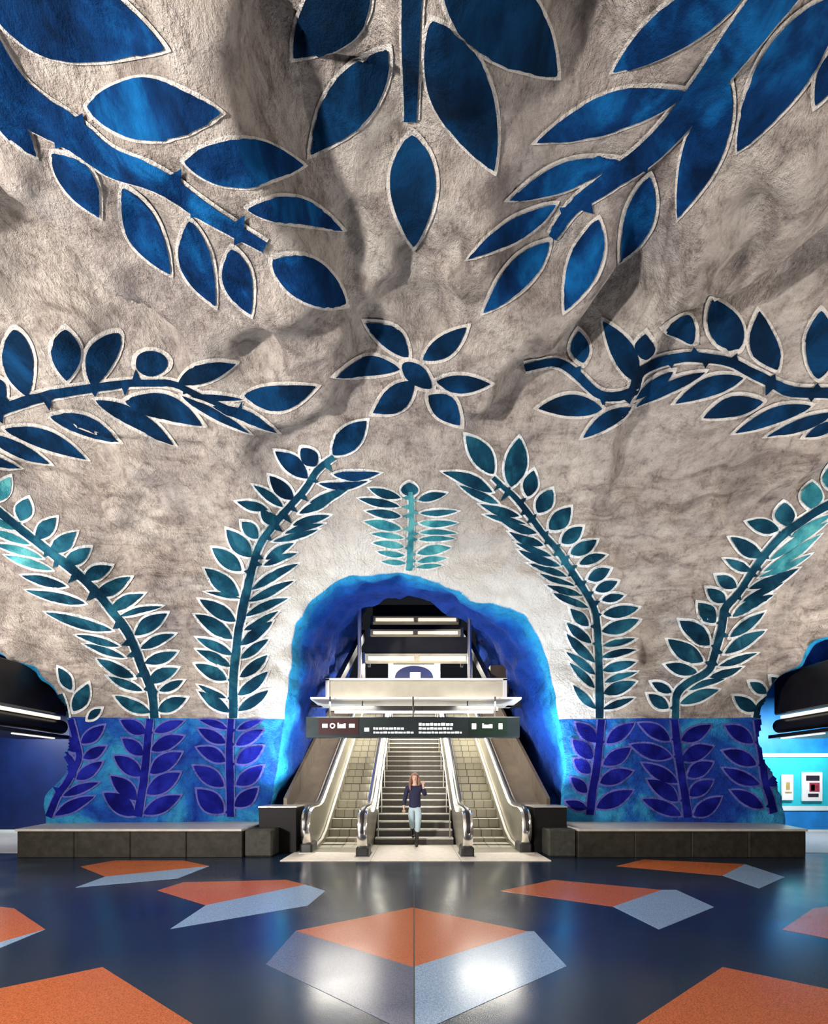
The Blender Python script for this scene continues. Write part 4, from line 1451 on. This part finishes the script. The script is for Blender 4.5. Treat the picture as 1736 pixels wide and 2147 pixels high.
def blob(name, c, r, mat, parent, seg=14, rings=9):
    bm_ = bmesh.new()
    bmesh.ops.create_uvsphere(bm_, u_segments=seg, v_segments=rings, radius=1.0)
    for v in bm_.verts:
        v.co = Vector((c[0] + v.co.x * r[0], c[1] + v.co.y * r[1], c[2] + v.co.z * r[2]))
    m_ = bpy.data.meshes.new(name)
    bm_.to_mesh(m_)
    bm_.free()
    return link(name, m_, [mat], parent, True)


Mskin = simple('skin', (0.62, 0.40, 0.31), 0.5, 0, 0.06, 20)
Mhair = simple('reddish_brown_hair', (0.20, 0.095, 0.06), 0.45, 0, 0.4, 60, 0.2, (1, 1, 0.1))
Mtop = simple('navy_knit', (0.008, 0.010, 0.045), 0.8, 0, 0.3, 60, 0.15)
Mjean = simple('pale_denim', (0.40, 0.52, 0.58), 0.8, 0, 0.15, 60, 0.15)
Mboot = simple('black_boot_leather', (0.010, 0.010, 0.009), 0.4, 0, 0.2, 20)
Meye = simple('eye_dark', (0.03, 0.02, 0.02), 0.3)
Mlip = simple('lip', (0.45, 0.14, 0.13), 0.5)
PO = (0.02, 9.46, 0.0)
per = empty('person', PO)
tag(per, 'person in navy top and pale jeans stepping off the stairs, one hand raised', 'person')


def fingers(w, palm_end, dirv, side, spread):
    """five finger chains rooted at the palm end; dirv along the hand, side across it"""
    w, pe, dv, sd = Vector(w), Vector(palm_end), Vector(dirv).normalized(), Vector(side).normalized()
    up = Vector((0, -1, 0))
    ch = []
    for k, (o_, L) in enumerate(((-0.028, 0.068), (-0.010, 0.078), (0.009, 0.074), (0.027, 0.058))):
        a = pe + sd * o_
        b = a + dv * L * 0.55 + sd * o_ * spread
        c = b + (dv * 0.8 + up * 0.45) * L * 0.45
        ch.append([(*pe, 0.022, 0.016), (*a, 0.010), (*b, 0.009), (*c, 0.007)])
    th0 = w + (pe - w) * 0.35 - sd * 0.026
    ch.append([(*(w + (pe - w) * 0.3), 0.022, 0.018), (*th0, 0.012), (*(th0 - sd * 0.03 + dv * 0.03), 0.010), (*(th0 - sd * 0.035 + dv * 0.058), 0.008)])
    return ch


# joints, relative to the root at the front foot (her right side is -x)
HR, HL = (-0.085, 0.05, 0.90), (0.085, 0.03, 0.90)
KR, KL = (-0.075, 0.04, 0.56), (0.070, -0.09, 0.50)
AR, AL = (-0.045, 0.32, 0.26), (0.035, -0.03, 0.085)
SHR, SHL = (-0.165, 0.03, 1.385), (0.165, 0.03, 1.385)
ER, EL = (-0.235, 0.07, 1.13), (0.245, 0.02, 1.19)
WR, WL = (-0.255, -0.02, 0.93), (0.195, -0.06, 1.395)
PR, PL = (-0.255, -0.05, 0.86), (0.190, -0.075, 1.465)
body = [
    [(0, 0.04, 0.93, 0.09, 0.075), (0, 0.04, 1.08, 0.10, 0.075), (0, 0.035, 1.25, 0.13, 0.095), (0, 0.035, 1.37, 0.12, 0.085), (0, 0.02, 1.44, 0.055, 0.055), (0, 0.0, 1.50, 0.052, 0.055)],
    [(0, 0.0, 1.50, 0.052, 0.055), (0, -0.012, 1.555, 0.062, 0.072), (0, -0.01, 1.62, 0.074, 0.088), (0, 0.0, 1.665, 0.064, 0.074), (0, 0.0, 1.69, 0.035, 0.045)],
    [(0, 0.035, 1.37, 0.12, 0.085), (*SHR, 0.058), (*ER, 0.042), (*WR, 0.027), (*PR, 0.034, 0.018)],
    [(0, 0.035, 1.37, 0.12, 0.085), (*SHL, 0.058), (*EL, 0.042), (*WL, 0.027), (*PL, 0.034, 0.018)],
    [(0, 0.04, 0.93, 0.09, 0.075), (*HR, 0.060), (*KR, 0.045), (*AR, 0.030)],
    [(0, 0.04, 0.93, 0.09, 0.075), (*HL, 0.060), (*KL, 0.045), (*AL, 0.030)],
]
fr = fingers(WR, PR, (0, -0.25, -1), (1, 0, 0), 0.1)
fl = fingers(WL, PL, (0.0, -0.2, 1), (-1, 0, 0), 0.3)
bodyo = skin('body', body, Mskin, per, 2, True, PO)
for nm, fs in (('hand', fr), ('hand', fl)):
    skin(nm, fs, Mskin, bodyo, 1, True, PO)
skin('top', [
    [(0, 0.04, 0.88, 0.155, 0.125), (0, 0.04, 0.96, 0.155, 0.125), (0, 0.04, 1.08, 0.140, 0.108), (0, 0.035, 1.25, 0.152, 0.116), (0, 0.035, 1.36, 0.135, 0.100), (0, 0.03, 1.405, 0.085, 0.075)],
    [(0, 0.035, 1.36, 0.135, 0.100), (*SHR, 0.072), (*ER, 0.056), (WR[0], WR[1], WR[2] + 0.02, 0.040)],
    [(0, 0.035, 1.36, 0.135, 0.100), (*SHL, 0.072), (*EL, 0.056), (WL[0] + 0.006, WL[1] + 0.006, WL[2] - 0.03, 0.040)]], Mtop, per, 2, True, PO)
skin('jeans', [
    [(0, 0.04, 1.04, 0.125, 0.095), (0, 0.04, 0.90, 0.155, 0.115)],
    [(0, 0.04, 0.90, 0.155, 0.115), (*HR, 0.098), (KR[0], KR[1], KR[2], 0.070), (-0.060, 0.19, 0.40, 0.058)],
    [(0, 0.04, 0.90, 0.155, 0.115), (*HL, 0.098), (KL[0], KL[1], KL[2], 0.070), (0.054, -0.065, 0.33, 0.056)]], Mjean, per, 2, True, PO)
skin('boot', [[(-0.064, 0.14, 0.46, 0.062), (-0.055, 0.23, 0.36, 0.052), (-0.045, 0.31, 0.245, 0.046), (-0.04, 0.24, 0.215, 0.045, 0.036), (-0.035, 0.16, 0.205, 0.038, 0.028)]], Mboot, per, 2, True, PO)
skin('boot', [[(0.057, -0.07, 0.40, 0.060), (0.047, -0.055, 0.24, 0.050), (0.035, -0.03, 0.078, 0.048), (0.035, -0.12, 0.058, 0.046, 0.038), (0.036, -0.205, 0.042, 0.038, 0.030)]], Mboot, per, 2, True, PO)
hair = skin('hair', [
    [(0, 0.035, 1.715, 0.045, 0.05), (0, 0.035, 1.66, 0.090, 0.088), (0, 0.055, 1.58, 0.085, 0.06), (0, 0.075, 1.48, 0.095, 0.05), (0, 0.09, 1.36, 0.09, 0.04)],
    [(0, 0.035, 1.66, 0.090, 0.088), (-0.085, 0.0, 1.60, 0.030, 0.045), (-0.105, -0.03, 1.50, 0.036, 0.04), (-0.115, -0.065, 1.40, 0.032, 0.03), (-0.10, -0.085, 1.31, 0.016)],
    [(0, 0.035, 1.66, 0.090, 0.088), (0.085, 0.0, 1.60, 0.028, 0.045), (0.098, -0.03, 1.50, 0.032, 0.04), (0.10, -0.07, 1.41, 0.022)]], Mhair, per, 2, True, PO)
bm_ = bmesh.new()
bmesh.ops.create_uvsphere(bm_, u_segments=24, v_segments=16, radius=1.0)
for v in bm_.verts:                                                   # crown of the hair, open over the face
    x_, y_, z_ = v.co
    v.co = Vector((PO[0] + x_ * 0.090, PO[1] + 0.012 + y_ * 0.104, 1.645 + z_ * 0.082))
bmesh.ops.delete(bm_, geom=[f for f in bm_.faces if f.calc_center_median().z < 1.662 - 0.03 * 0 and f.calc_center_median().y < PO[1] - 0.035], context='FACES')
m_ = bpy.data.meshes.new('hair_crown')
bm_.to_mesh(m_)
bm_.free()
cr = link('hair_crown', m_, [Mhair], hair, True)
so = cr.modifiers.new('Solidify', 'SOLIDIFY')
so.thickness = 0.012
for s in (-1, 1):
    blob('eye', (PO[0] + s * 0.030, PO[1] - 0.090, 1.618), (0.011, 0.008, 0.007), Meye, bodyo, 10, 6)
    blob('ear', (PO[0] + s * 0.074, PO[1] - 0.005, 1.60), (0.010, 0.020, 0.030), Mskin, bodyo, 10, 6)
blob('nose', (PO[0], PO[1] - 0.098, 1.590), (0.012, 0.020, 0.024), Mskin, bodyo, 10, 6)
blob('mouth', (PO[0], PO[1] - 0.086, 1.553), (0.022, 0.008, 0.007), Mlip, bodyo, 10, 6)
